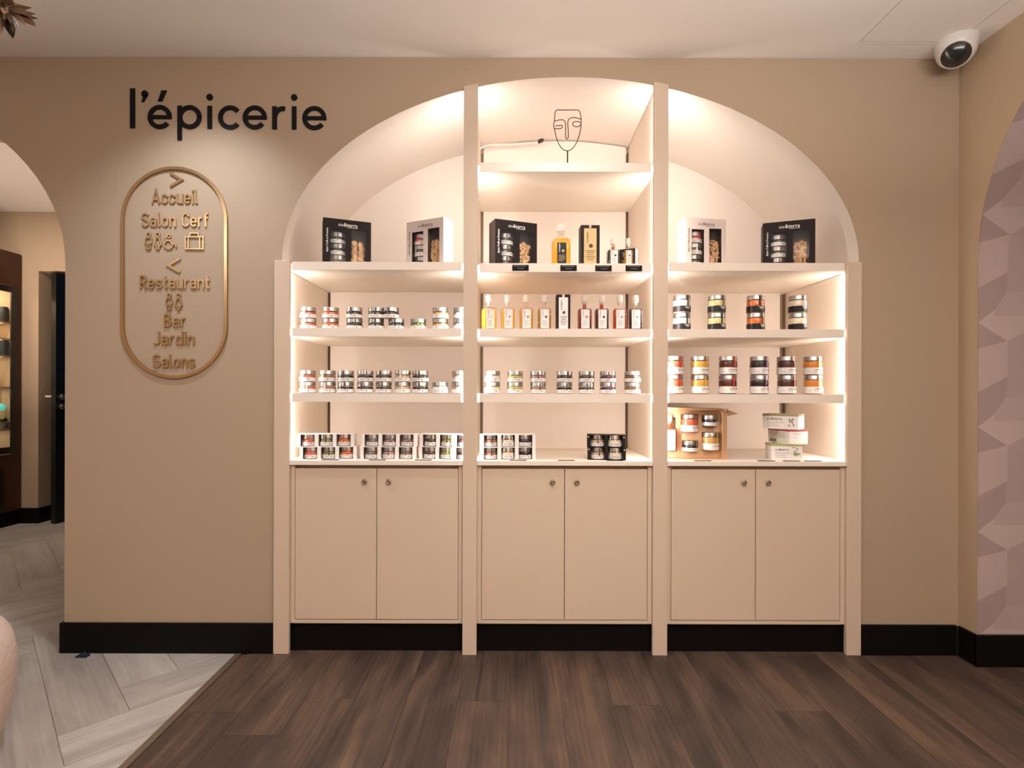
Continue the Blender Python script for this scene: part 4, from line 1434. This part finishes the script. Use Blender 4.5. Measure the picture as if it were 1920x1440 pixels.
Yb = 2.262
bt = 'small bottles in the middle bay'
for i, (px, liq, ic, rot, nl, lab) in enumerate([
    (916, 'bright yellow', 'yellow', 0.30, None, 'bright yellow oil, first in the row, nearest the upright'),
    (951.5, 'yellow', 'grey', 0.12, None, 'yellow oil, second in the bottle row'),
    (986, 'golden', 'green', 0.05, None, 'golden oil, third in the bottle row'),
    (1020, 'amber', 'dark', 0.02, None, 'amber oil, just before the black carton in the row'),
    (1095.5, 'red brown', 'red', 0.0, 'rose', 'red brown vinegar with a red emblem, just after the black carton'),
    (1127.5, 'dark brown', 'dark', -0.02, 'red', 'dark brown vinegar with a grey drop emblem, sixth in the row'),
    (1161.5, 'red', 'grey', -0.08, None, 'bright red vinegar, second from the end of the row'),
    (1191, 'purple black', 'grey', -0.14, None, 'purple black vinegar, last in the row'),
]):
    bottle('small square bottle of ' + lab, (X_at(px, Yb), Yb, ZB_), rot, 0.0272, 0.0272, 0.0905, 0.1165, 0.1475, liq, ic, bt, neck_liquid=nl)
Yo = 2.262
bottle('large bottle of yellow oil with a black label beside the gold carton', (X_at(1051, Yo), Yo, ZA - 0.004), 0.04, 0.0385, 0.026, 0.118, 0.145, 0.1745, 'bright yellow', 'gold', None, True, shoulder=True)
bottle('small black bottle with a white label and clear stopper on the price tag shelf', (X_at(1148.5, 2.25), 2.25, ZA - 0.004), 0.05, 0.0235, 0.0235, 0.066, 0.088, 0.1120, 'black', 'dark', None, neck_liquid='rose')
bottle('small pale yellow oil bottle standing in front of a black and white carton', (X_at(1177.5, 2.235), 2.240, ZA - 0.004), -0.05, 0.0165, 0.0165, 0.063, 0.088, 0.1130, 'yellow', 'dark', None)


def slim_carton(label, loc, rot, w, d, hgt, face_m, panel, ink, cut=True, side_m=None, bottom=0.03, pw=0.66):
    t = thing('bottle_carton', label, 'carton', loc, rot)
    m = M(); nt_ = 0.006
    if cut:                                      # notch at the top of the front, as on the carton
        poly = [(-w, 0), (w, 0), (w, hgt), (nt_, hgt), (nt_, hgt - 0.012), (-nt_, hgt - 0.012), (-nt_, hgt), (-w, hgt)]
    else:
        poly = [(-w, 0), (w, 0), (w, hgt), (-w, hgt)]
    m.prism(poly, 0, 0.0012)
    m.box(-w, w, 0.0012, d, 0, hgt - 0.0005, 1)
    if cut:
        m.box(-nt_ * 0.8, nt_ * 0.8, 0.0002, 0.0012, hgt - 0.0125, hgt - 0.001, 2)
    m.build('box', [face_m, side_m or face_m, panel], t)
    l = M(); lw = w * pw; z0, z1 = hgt * bottom, hgt * 0.92
    l.box(-lw, lw, -0.0005, -0.0001, z0, z1)
    fn = lambda x, z: (x, -0.0008, z); H_ = z1 - z0
    vs, fs = text2d('aix&terra', 0.01)
    n = len(l.v); L_ = H_ * 0.30
    l.v += [fn(-lw * 0.55 + y * L_, z1 - H_ * 0.10 - x * L_) for x, y in vs]
    for f_ in fs:
        l.face([n + i for i in f_], 1)
    rr_ = lw * 0.36
    for a0 in range(6):                           # round emblem of petals
        a = a0 * pi / 3
        l.poly([fn(rr_ * 0.55 * cos(a) + rr_ * 0.42 * cos(b) + lw * 0.1, z0 + H_ * 0.52 + rr_ * 0.55 * sin(a) + rr_ * 0.42 * sin(b)) for b in [i * pi / 3 for i in range(6)]], 1)
    for k in range(6):
        z = z0 + H_ * (0.38 - 0.05 * k); e = 0.75 - 0.12 * (k % 3)
        l.poly([fn(-lw * e, z), fn(lw * e, z), fn(lw * e, z + H_ * 0.014), fn(-lw * e, z + H_ * 0.014)], 1)
    l.build('label_panel', [panel, ink], t)
    return t


gold_card = mat('gold card', (0.52, 0.35, 0.16), 0.40, metal=0.25)
slim_carton('tall black carton with a gold front panel between oil bottles', (X_at(1106, 2.255), 2.255, ZA - 0.004), 0.01, 0.0400, 0.062, 0.1735, carton_black, gold_card, print_dark)
slim_carton('black carton with a white front panel in the middle of the bottle row', (X_at(1056, 2.25), 2.25, ZB_), -0.01, 0.0292, 0.055, 0.1490, carton_black, label_white, print_dark)
slim_carton('small black and white carton partly behind the pale yellow oil bottle', (X_at(1175.5, 2.27), 2.275, ZA - 0.004), -0.42, 0.0360, 0.04, 0.0790, carton_black, label_black, print_gold, False, carton_white, pw=0.9)

# ------------------------------------------------------------------ price tags
tg = 'black price tags'
for (px, py), lab in (((976, 502), 'hanging below the black gift box'), ((1066, 502.5), 'hanging below the large yellow oil bottle'), ((1131.5, 503), 'hanging between the gold carton and the small bottles'), ((1188.5, 503), 'hanging nearest the upright, below the small oil bottle')):
    p = P(px, py, 2.2065)
    t = M(); w_, h_ = 0.0340, 0.0118
    t.box(-w_, w_, -0.0004, 0.0012, -h_, h_)
    for a, b, z in ((-0.8, 0.75, 0.55), (-0.35, 0.45, -0.25)):
        t.poly([(a * w_, -0.0006, z * h_), (b * w_, -0.0006, z * h_), (b * w_, -0.0006, z * h_ + 0.0016), (a * w_, -0.0006, z * h_ + 0.0016)], 1)
    tag(t.build('price_tag', [tagm, print_grey], None, (p[0], 2.2065, p[2])), 'black price tag ' + lab, 'price tag', tg)
for px, lab in ((620, 'in front of the leftmost white jar pack'), (708, 'in front of the second white jar pack'), (794, 'in front of the third white jar pack'), (972, "in front of the middle bay's white jar pack"),
                (1062, "at the centre of the middle bay's worktop"), (1153, 'in front of the black jar pack'), (1318, 'in front of the open cardboard gift box'),
                (1437, 'in front of the stacked tea cartons, nearer the cardboard box'), (1484, 'just under the edge of the stacked cartons'), (1524, 'beside the stacked cartons, nearest the end upright')):
    yy = 2.221
    t = M().box(-0.034, 0.034, -0.009, 0.009, 0.0, 0.0016)
    t.poly([(-0.02, -0.003, 0.0018), (0.02, -0.003, 0.0018), (0.02, 0.0, 0.0018), (-0.02, 0.0, 0.0018)], 1)
    tag(t.build('price_tag', [tagm, print_grey], None, (X_at(px, yy), yy, ZW), rng.uniform(-0.06, 0.06)), 'flat black price tag lying ' + lab.replace('tea ', ''), 'price tag', tg)

# ------------------------------------------------------------------ open cardboard gift box with bottle and jars
ox0, ox1 = X_at(1237, 2.262), X_at(1357, 2.262)
oy0, od, oh = 2.262, 0.085, 0.212
g = thing('open_gift_box', 'open brown cardboard gift box standing on the right worktop, jars set in its insert', 'gift box', (ox0, oy0, ZW), R(0))
Wg = ox1 - ox0; tk = 0.004
s = M()
s.box(0, Wg, od - tk, od, 0, oh); s.box(0, tk, 0, od - tk, 0, oh); s.box(0, Wg, 0, od - tk, 0, tk)
s.box(tk, Wg, 0, od - tk, oh - tk, oh)
s.box(Wg - tk, Wg, 0, od - tk, tk, oh - tk)
s.build('shell', kraft, g)
# double side wall, lid flap above and corner tab
sw = M(); sw.box(Wg + 0.0005, Wg + 0.016, 0.004, od, 0.0, oh - 0.006); sw.build('side_wall', kraft, g)
lf = M(); nlf = len(lf.v)
lf.prism([(0.0, oh + 0.0005), (Wg + 0.014, oh + 0.0005), (Wg + 0.014, oh + 0.0035), (0.0, oh + 0.010)], -0.012, od); lf.build('lid_flap', kraft, g)
tb = M(); tb.prism([(Wg + 0.017, oh + 0.0), (Wg + 0.066, oh - 0.017), (Wg + 0.022, oh - 0.027)], 0.008, 0.012); tb.build('corner_tab', kraft, g)
yi = 0.030                                        # insert plane
jars_in = [('tall', 'coral', 'red', 1296, 811.5, 'larger jar of coral jam'), ('short', 'dark purple', 'grey', 1334.5, 799.5, 'short dark purple jar near the top corner'),
           ('short', 'black', 'black', 1297, 847.5, 'short black jar near the bottom'), ('tall', 'amber', 'yellow', 1336, 845.5, 'larger jar of amber honey coloured spread')]
holes = []
for kind, col, tape, px, py, lab in jars_in:
    sc_ = {'tall': 0.97, 'short': 0.98}[kind]
    yy = oy0 + yi - 0.0005
    x = X_at(px, yy - 0.02); z = P(px, py, yy - 0.02)[2]
    r_, h_ = JT[kind]['r'] * sc_, JT[kind]['h'] * sc_
    lx = x - ox0
    holes.append((lx - r_ * 1.03, lx + r_ * 1.03, z - ZW, z - ZW + h_ + 0.001))
    jar(kind, col, tape, (x, yy + 0.006, z), lab + ' in the open cardboard gift box', 'jars in the cardboard gift box', 0.15, 0.45, sc_)
bxp = X_at(1257, 2.275)
holes.append((bxp - ox0 - 0.029, bxp - ox0 + 0.029, P(1257, 847, 2.275)[2] - ZW, 0.178))
bottle('rose vinegar bottle with a white label in the open cardboard gift box', (bxp, oy0 + yi - 0.004, P(1257, 847, 2.275)[2]), 0.05, 0.0275, 0.022, 0.101, 0.130, 0.158, 'rose', 'grey', None)
xs = sorted({0.0045, Wg - 0.0045} | {h[0] for h in holes} | {h[1] for h in holes})
xs = [x for x in xs if 0.0045 <= x <= Wg - 0.0045]
ins = M()
for a, b in zip(xs[:-1], xs[1:]):
    if b - a < 1e-5:
        continue
    c = (a + b) / 2
    seg = sorted([(h[2], h[3]) for h in holes if h[0] < c < h[1]])
    z = tk + 0.0005
    for z0, z1 in seg:
        if z0 > z:
            ins.box(a, b, yi, yi + 0.003, z, z0)
        z = max(z, z1)
    if z < oh - tk - 0.0005:
        ins.box(a, b, yi, yi + 0.003, z, oh - tk - 0.0005)
ins.build('insert', kraft_in, g)['label'] = 'kraft insert with cut out holes'


# ------------------------------------------------------------------ three printed cartons stacked
def tea_box(label, x, y, z, rot, L, D, Hc, band, text, barcode=False, sprig=None):
    t = thing('printed_carton', label, 'carton', (x, y, z), rot, 'stacked printed cartons')
    M().cbox(-L / 2, L / 2, 0, D, 0, Hc - 0.0006, 0.0008).build('box', carton_white, t)
    bd = M(); zb_ = Hc - 0.0085
    bd.box(-L / 2 - 0.0003, L / 2 + 0.0003, -0.0003, D + 0.0003, zb_, Hc)
    bd.build('colour_band', band, t)
    p = M(); fn = lambda a, b: (a, -0.0004, b)
    if text:
        brand(p, -L * 0.38, Hc * 0.60, L * 0.44, fn, 0)
        for k, e in enumerate((0.12, -0.05, 0.0)):
            zz = Hc * (0.44 - 0.13 * k)
            p.poly([fn(-L * 0.38, zz), fn(L * e, zz), fn(L * e, zz + 0.0016), fn(-L * 0.38, zz + 0.0016)], 1)
    if barcode:
        xx = -L * 0.40
        rg = random.Random(3)
        while xx < -L * 0.12:
            ww = rg.uniform(0.0008, 0.003)
            p.poly([fn(xx, Hc * 0.08), fn(xx + ww, Hc * 0.08), fn(xx + ww, Hc * 0.30), fn(xx, Hc * 0.30)], 0); xx += ww * 1.7
        for k in range(5):
            zz = Hc * (0.72 - 0.08 * k)
            p.poly([fn(-L * 0.40, zz), fn(L * 0.30, zz), fn(L * 0.30, zz + 0.0012), fn(-L * 0.40, zz + 0.0012)], 1)
    if sprig == 'dark':
        for cx, cz in ((0.27, 0.64), (0.33, 0.58), (0.36, 0.68), (0.28, 0.50), (0.35, 0.46), (0.26, 0.26), (0.38, 0.30)):
            p.poly([fn(L * cx + 0.004 * cos(a), Hc * cz + 0.005 * sin(a)) for a in [i * pi / 3 for i in range(6)]], 1)
    if sprig == 'olive':
        for cx, cz, rx2, rz2, tt in ((0.27, 0.52, 0.009, 0.009, 2), (0.24, 0.40, 0.004, 0.008, 3), (0.30, 0.38, 0.004, 0.009, 3), (0.37, 0.40, 0.008, 0.004, 3), (0.22, 0.80, 0.007, 0.002, 1), (0.33, 0.72, 0.006, 0.003, 1)):
            p.poly([fn(L * cx + rx2 * cos(a), Hc * cz + rz2 * sin(a)) for a in [i * pi / 4 for i in range(8)]], tt)
    if barcode:                                    # printed end face
        q_ = lambda b, c: (L / 2 + 0.0004, b, c)
        for k in range(2):
            zz = Hc * (0.68 - 0.2 * k)
            p.poly([q_(D * 0.2, zz), q_(D * (0.6 - 0.2 * k), zz), q_(D * (0.6 - 0.2 * k), zz + 0.0015), q_(D * 0.2, zz + 0.0015)], 1)
    p.build('print', [print_dark, print_grey, mat('olive print', (0.52, 0.58, 0.30), 0.6), mat('leaf print', (0.22, 0.30, 0.16), 0.6)], t)
    return t


hc = 0.0640
tea_box('white printed carton with a pale green band and olive drawing, lowest of the stack', X_at(1474.5, 2.25), 2.245, ZW, R(-9), 0.122, 0.080, hc + 0.004, mat('pale green band', (0.42, 0.42, 0.17), 0.5), True, sprig='olive')
mid = tea_box('white printed carton with a red band and barcode, turned, middle of the stack', 0, 0, ZW + hc + 0.004, R(-78), 0.130, 0.090, hc - 0.002, mat('red band', (0.46, 0.07, 0.07), 0.5), False, True)
# its near corner (local right front) stands at this spot
cxp, cyp = X_at(1480.5, 2.235), 2.235
mid.location.x = cxp - 0.065 * cos(R(-78)); mid.location.y = cyp - 0.065 * sin(R(-78))
tea_box('white printed carton with an olive brown band, topmost of the stack', X_at(1466.5, 2.25), 2.268, ZW + 2 * hc + 0.002, R(-44), 0.140, 0.090, hc, mat('olive band', (0.36, 0.33, 0.20), 0.5), True, sprig='dark')

# ------------------------------------------------------------------ wire face sculpture and loose cable
def zp(x, y, Y=2.33):
    return P(860 + x / 4.8, 100 + y / 4.8, Y)


fs_ = thing('face_sculpture', 'thin dark wire sculpture of a long face on a stem, on the top shelf', 'sculpture', (zp(980, 985)[0], 2.33, ZT))
loc0 = Vector(fs_.location)


def wire(name, pts, r=0.0019, closed=False):
    m = M().tube([Vector(zp(*p)) - loc0 for p in pts], r, 6, closed=closed)
    return m.build(name, wire_m, fs_)


wire('face_outline', spline([(862, 610), (866, 560), (870, 525), (885, 511), (930, 510), (980, 510), (1040, 510), (1075, 512), (1090, 528), (1099, 565), (1103, 600), (1102, 640), (1096, 690), (1083, 745), (1062, 800), (1035, 845), (1005, 870), (975, 877), (945, 868), (915, 838), (890, 790), (873, 735), (864, 690), (858, 668), (855, 645), (858, 622), (862, 610)], 4))
wire('brow_and_nose', spline([(860, 612), (885, 604), (915, 598), (940, 600), (955, 612), (961, 640), (962, 690), (962, 745), (966, 766), (975, 770), (984, 764), (987, 740), (985, 680), (982, 640), (984, 612), (994, 592), (1015, 580), (1045, 579), (1075, 585), (1102, 594)], 4))
wire('eye', spline([(870, 654), (900, 650), (925, 648), (933, 655), (930, 668), (915, 676), (890, 679), (864, 677)], 4))
wire('eye', spline([(1100, 625), (1080, 616), (1058, 614), (1036, 620), (1026, 634), (1033, 650), (1052, 660), (1075, 659), (1092, 650), (1101, 638)], 4))
st_ = M().tube([Vector(zp(980, 876)) - loc0, (0, 0, 0.004)], 0.0030, 8)
st_.build('stem', wire_m, fs_)
M().lathe([(0, 0), (0.032, 0), (0.032, 0.004), (0.030, 0.005), (0, 0.005)], 24).build('base', wire_m, fs_)

cbx = thing('loose_cable', 'white cable with a dark connector end sticking out under the arch beside the upright', 'cable', (0, 0, 0))
yk = 2.655
cp = [P(860 + x / 4.8, 100 + y / 4.8, yk) for x, y in ((170, 905), (192, 862), (225, 838), (300, 826), (420, 821), (540, 815), (640, 808), (715, 802))]
cp = [(x, yk + 0.02 * 0, z) for x, y, z in cp]
M().tube(cp, 0.0052, 8).build('sheath', white_pl, cbx)
cq = [P(860 + x / 4.8, 100 + y / 4.8, yk) for x, y in ((712, 803), (735, 795), (752, 786), (762, 780))]
M().tube(cq, [0.006, 0.0075, 0.0075, 0.005], 8).build('connector', wire_m, cbx)
cq = [P(860 + x / 4.8, 100 + y / 4.8, yk) for x, y in ((715, 788), (735, 774), (755, 772), (764, 780))]
M().tube(cq, 0.0035, 8).build('connector_hook', wire_m, cbx)

# ------------------------------------------------------------------ dome camera in the corner of the ceiling
cc = P(1793, 98, 2.10)
dcam = thing('dome_camera', 'white ceiling camera with a dark glossy dome in the room corner', 'camera', (cc[0], 2.10, CEIL))
b = M().lathe([(0.0695, 0.0), (0.070, -0.010), (0.069, -0.030), (0.066, -0.036)], 32)
rE = 0.0655
ctr = Vector((0.0, 0.0, -0.036))
b.lathe([(rE * cos(R(a)), ctr.z - rE * sin(R(a))) for a in range(0, 91, 9)], 32, cap=False)
b.build('housing', white_pl, dcam)
rot_ = Vector((-0.45, -0.50, -0.74)).to_track_quat('Z', 'Y').to_matrix().to_4x4()
T_ = Matrix.Translation(ctr) @ rot_
eye = M(); rD = rE + 0.0008
eye.lathe([(rD * sin(R(a)), rD * cos(R(a))) for a in (46, 40, 34, 28, 22, 16, 10, 5, 0)], 28, cap=False)
eye.v = [tuple(T_ @ Vector(v)) for v in eye.v]
eye.build('dome', dark_pl, dcam)
rg_ = M().tube([T_ @ Vector((rD * sin(R(48)) * cos(2 * pi * i / 28), rD * sin(R(48)) * sin(2 * pi * i / 28), rD * cos(R(48)))) for i in range(28)], 0.0022, 6, closed=True)
rg_.build('ring', white_pl, dcam)

# ------------------------------------------------------------------ corridor beyond the left arch: display fridge, door
wood_case = wood_mat('walnut case', (0.030, 0.010, 0.004), (0.058, 0.020, 0.008), (0.10, 0.036, 0.016), 0.42, rnd=0.0)
fg = thing('display_fridge', 'tall walnut cased glass door display fridge with lit shelves in the corridor', 'fridge', (-3.95, 3.55, 0))
FX, FY0, FY1, FZ0, FZ1 = 0.0, 0.0, 0.795, 0.12, 2.19
c = M()
c.box(-0.50, 0.0, FY0, 0.040, FZ0, FZ1); c.box(-0.50, 0.0, FY1 - 0.040, FY1, FZ0, FZ1)
c.box(-0.50, 0.0, 0.040, FY1 - 0.040, 1.92, FZ1); c.box(-0.50, 0.0, 0.040, FY1 - 0.040, FZ0, 0.575)
c.box(-0.50, -0.48, 0.040, FY1 - 0.040, 0.575, 1.92)
c.build('case', wood_case, fg)
M().box(-0.48, -0.02, 0.02, FY1 - 0.0, 0, FZ0).build('plinth', black_base, fg)
lin = M()
stone = mat('lit lining', (0.62, 0.46, 0.30), 0.5, var=0.12, vscale=12)
lin.box(-0.478, -0.474, 0.045, FY1 - 0.045, 0.58, 1.915); lin.box(-0.474, -0.03, FY1 - 0.0445, FY1 - 0.041, 0.58, 1.915); lin.box(-0.474, -0.03, 0.041, 0.0445, 0.58, 1.915)
lin.build('lining', stone, fg)
dr = M(); z0, z1 = 0.585, 1.915; fw_ = 0.05
dr.box(0.0, 0.012, 0.044, FY1 - 0.044, z0, z0 + fw_); dr.box(0.0, 0.012, 0.044, FY1 - 0.044, z1 - fw_, z1)
dr.box(0.0, 0.012, 0.044, 0.044 + fw_, z0 + fw_, z1 - fw_); dr.box(0.0, 0.012, FY1 - 0.044 - fw_, FY1 - 0.044, z0 + fw_, z1 - fw_)
door_f = dr.build('door_frame', mat('black door frame', (0.012, 0.010, 0.010), 0.3), fg)
gl_ = M(); gl_.box(0.003, 0.008, 0.044 + fw_, FY1 - 0.044 - fw_, z0 + fw_, z1 - fw_); gl_.build('glass_pane', glass('fridge glass', (0.95, 0.97, 0.95)), door_f)
for zz in (0.77, 1.10, 1.35, 1.486, 1.62):
    M().box(-0.47, -0.03, 0.048, FY1 - 0.048, zz, zz + 0.014).build('shelf', mat('pale wood shelf', (0.62, 0.42, 0.24), 0.5), fg)
lamp = M(); lamp.poly([(-0.40, 0.10, 1.914), (-0.40, FY1 - 0.1, 1.914), (-0.10, FY1 - 0.1, 1.914), (-0.10, 0.10, 1.914)])
lamp.build('lamp_panel', mat('fridge lamp', (0.9, 0.9, 0.9), 0.5, emit=(1.0, 0.82, 0.6), estr=9.0), fg, fix=False)
for zz in (0.77, 1.10, 1.35, 1.486, 1.62):
    lamp = M(); lamp.poly([(-0.20, 0.30, zz - 0.001), (-0.05, 0.30, zz - 0.001), (-0.05, FY1 - 0.10, zz - 0.001), (-0.20, FY1 - 0.10, zz - 0.001)])
    lamp.build('lamp_panel', mat('fridge lamp 2', (0.9, 0.9, 0.9), 0.5, emit=(1.0, 0.80, 0.56), estr=3.2), fg, fix=False)
for k in range(13):
    zz = 0.20 + k * 0.022
    M().box(0.0, 0.006, 0.15, 0.645, zz, zz + 0.011).build('grille_slat', mat('black grille', (0.01, 0.008, 0.007), 0.4), fg)
tag(M().lathe([(0.0, 0), (0.036, 0), (0.038, 0.01), (0.038, 0.10), (0.03, 0.115), (0.0, 0.115)], 16).build('dark_jar', mat('dark jar glaze', (0.05, 0.05, 0.05), 0.4), None, (-4.005, 4.248, 1.3645)), 'dark jar on a middle shelf of the display fridge', 'jar')
tag(M().lathe([(0.0, 0), (0.036, 0), (0.038, 0.01), (0.038, 0.10), (0.03, 0.115), (0.0, 0.115)], 16).build('dark_jar', mat('dark jar glaze', (0.05, 0.05, 0.05), 0.4), None, (-4.005, 4.248, 1.6345)), 'dark jar on the upper shelf of the display fridge', 'jar')
pl = thing('potted_plant', 'small green plant on the low shelf of the display fridge', 'plant', (-4.0, 4.250, 0.7845))
M().lathe([(0.0, 0), (0.028, 0), (0.036, 0.05), (0.030, 0.05), (0.0, 0.045)], 16).build('pot', mat('grey pot', (0.20, 0.19, 0.18), 0.6), pl)
leafm = mat('green leaf', (0.07, 0.16, 0.045), 0.5)
rg = random.Random(5)
for k in range(22):
    a = rg.uniform(0, 2 * pi); el = rg.uniform(0.3, 1.2); L_ = rg.uniform(0.04, 0.062)
    d_ = Vector((cos(a) * cos(el), sin(a) * cos(el), sin(el))); sd = Vector((-sin(a), cos(a), 0)) * 0.011
    p0 = Vector((0, 0, 0.045)); p1 = p0 + d_ * L_ * 0.5 + Vector((0, 0, 0.004)); p2 = p0 + d_ * L_ - Vector((0, 0, 0.008))
    m = M(); m.poly([p0, p1 + sd, p2, p1 - sd]); m.v += [tuple(Vector(v) - Vector((0, 0, 0.0008))) for v in m.v]; m.face((7, 6, 5, 4))
    m.build('leaf', leafm, pl, fix=False)
tb_ = thing('reflection_ball', 'teal reflection shown as an added glowing ball inside the display fridge', 'reflection', (-4.018, 4.246, 1.0995))  # a teal reflection, built as a glowing ball on an added stem
M().tube([(0, 0, 0), (0, 0, -0.125)], 0.0015, 6).build('stem', mat('black door frame', (0.012, 0.010, 0.010), 0.3), tb_)
M().lathe([(0.0, -0.03), (0.022, -0.022), (0.031, 0.0), (0.022, 0.022), (0.0, 0.03)], 18, c=(0, 0, -0.148)).build('ball', mat('teal glow', (0.10, 0.45, 0.38), 0.3, emit=(0.15, 0.8, 0.65), estr=0.6), tb_)

# dark blue door standing open at the end of the corridor
dd = thing('door_1', 'dark blue door with black edge standing open at the corridor end', 'door', (-3.655, 4.335, 0), R(82))
dd['kind'] = 'structure'
navy = mat('navy door', (0.003, 0.007, 0.017), 0.4, spec=0.3)
M().box(0.0, 0.78, 0.0, 0.042, 0.006, 2.045).build('leaf', navy, dd)
ed = M().box(-0.0015, 0.0, 0.0, 0.042, 0.006, 2.045); ed.build('edge', mat('black door edge', (0.012, 0.011, 0.009), 0.4), dd)
lv = M(); lv.tube([(0.055, 0.042, 1.035), (0.055, 0.090, 1.035), (0.05, 0.150, 1.035)], 0.0095, 10)
h1 = lv.build('handle', mat('pale satin metal', (0.88, 0.74, 0.64), 0.35, metal=0.2), dd); h1['label'] = 'pale lever handle'
for zz in (1.035, 0.955):
    k = M().lathe([(0, 0), (0.026, 0), (0.026, 0.006), (0.018, 0.010), (0.012, 0.03), (0.016, 0.045), (0.0, 0.05)], 18)
    k.v = [(x + 0.05, -z, y + zz) for x, y, z in k.v]
    k.build('knob', chrome, dd)
M().box(-0.07, -0.055, 0.03, 0.10, 0, 2.06)

# small door stop by the skirting, pouf, hanging leaves
p0 = P(161, 1225, 2.195)
ws = thing('door_stop', 'small dark blue wedge lying against the black skirting board', 'door stop', (p0[0], 2.178, 0))
M().prism([(-0.024, 0.0), (0.024, 0.0), (0.020, 0.006), (0.006, 0.010), (0.0, 0.017), (-0.006, 0.010), (-0.020, 0.006)], -0.012, 0.012).build('wedge', mat('navy rubber', (0.010, 0.018, 0.035), 0.5), ws)

boucle = mat('pink boucle', (0.62, 0.49, 0.44), 0.95, spec=0.1, bump=0.6, bscale=420, var=0.06, vscale=200)
pf = thing('pouf', 'pink textured upholstered seat with rounded edge at the bottom corner', 'pouf', (-1.835, 1.42, 0))
pr = [(0.33, 0.02), (0.365, 0.05), (0.388, 0.14), (0.396, 0.22), (0.395, 0.28), (0.384, 0.33), (0.355, 0.37), (0.30, 0.392), (0.0, 0.40)]
pr2 = spline(pr, 9)
cu_ = M().lathe(pr2, 190)
rg = random.Random(9)
cu_.v = [(x * k, y * k, z + rg.uniform(-0.002, 0.002)) for (x, y, z), k in ((v, 1 + rg.uniform(-0.003, 0.003)) for v in cu_.v)]   # nubby looped cloth
cu_.build('cushion', boucle, pf)
M().lathe([(0.30, 0), (0.30, 0.02)], 40).build('base', black_base, pf)

hl = thing('hanging_leaves', 'cluster of brown dried leaves and petals hanging from the ceiling', 'hanging decoration', (-1.222, 1.30, 2.02))
leaf_cols = [mat('dry brown leaf', (0.13, 0.075, 0.035), 0.6, transl=0.2), mat('dark green leaf', (0.012, 0.016, 0.008), 0.5), mat('tan leaf', (0.30, 0.19, 0.10), 0.6, transl=0.2), mat('pink petal', (0.42, 0.25, 0.18), 0.6, transl=0.25)]
M().tube([(0, 0, 0.02), (0, 0, CEIL - 2.02)], 0.003, 6).build('stem', leaf_cols[0], hl)
rg = random.Random(21)
for k in range(46):
    a = rg.uniform(0, 2 * pi); el = rg.uniform(-1.5, 0.9); L_ = rg.uniform(0.040, 0.068)
    d_ = Vector((cos(a) * cos(el), sin(a) * cos(el), sin(el)))
    sd = d_.cross(Vector((rg.uniform(-1, 1), rg.uniform(-1, 1), rg.uniform(-1, 1)))).normalized()
    nn_ = d_.cross(sd)
    mt = rg.choice([0, 0, 1, 2, 2, 3])
    wd = L_ * (0.34 if mt == 3 else rg.uniform(0.10, 0.2))
    pts = []
    m = M()
    for s_ in (0, 1):
        off = nn_ * (0.0007 * s_)
        for u, ww in ((0.0, 0.15), (0.35, 0.9), (0.6, 1.0), (0.85, 0.5)):
            c_ = d_ * (L_ * (0.15 + 0.85 * u)) + nn_ * (0.012 * u * u) + off
            m.v += [tuple(c_ - sd * wd * ww), tuple(c_ + sd * wd * ww)]
        m.v.append(tuple(d_ * L_ * 1.02 + nn_ * 0.012 + off))
    for s_ in (0, 9):
        for i in range(3):
            q = (s_ + 2 * i, s_ + 2 * i + 1, s_ + 2 * i + 3, s_ + 2 * i + 2); m.face(q if s_ else q[::-1], 0, True)
        q = (s_ + 6, s_ + 7, s_ + 8); m.face(q if s_ else q[::-1], 0, True)
    m.build('petal' if mt == 3 else 'leaf', leaf_cols[mt], hl, fix=False)
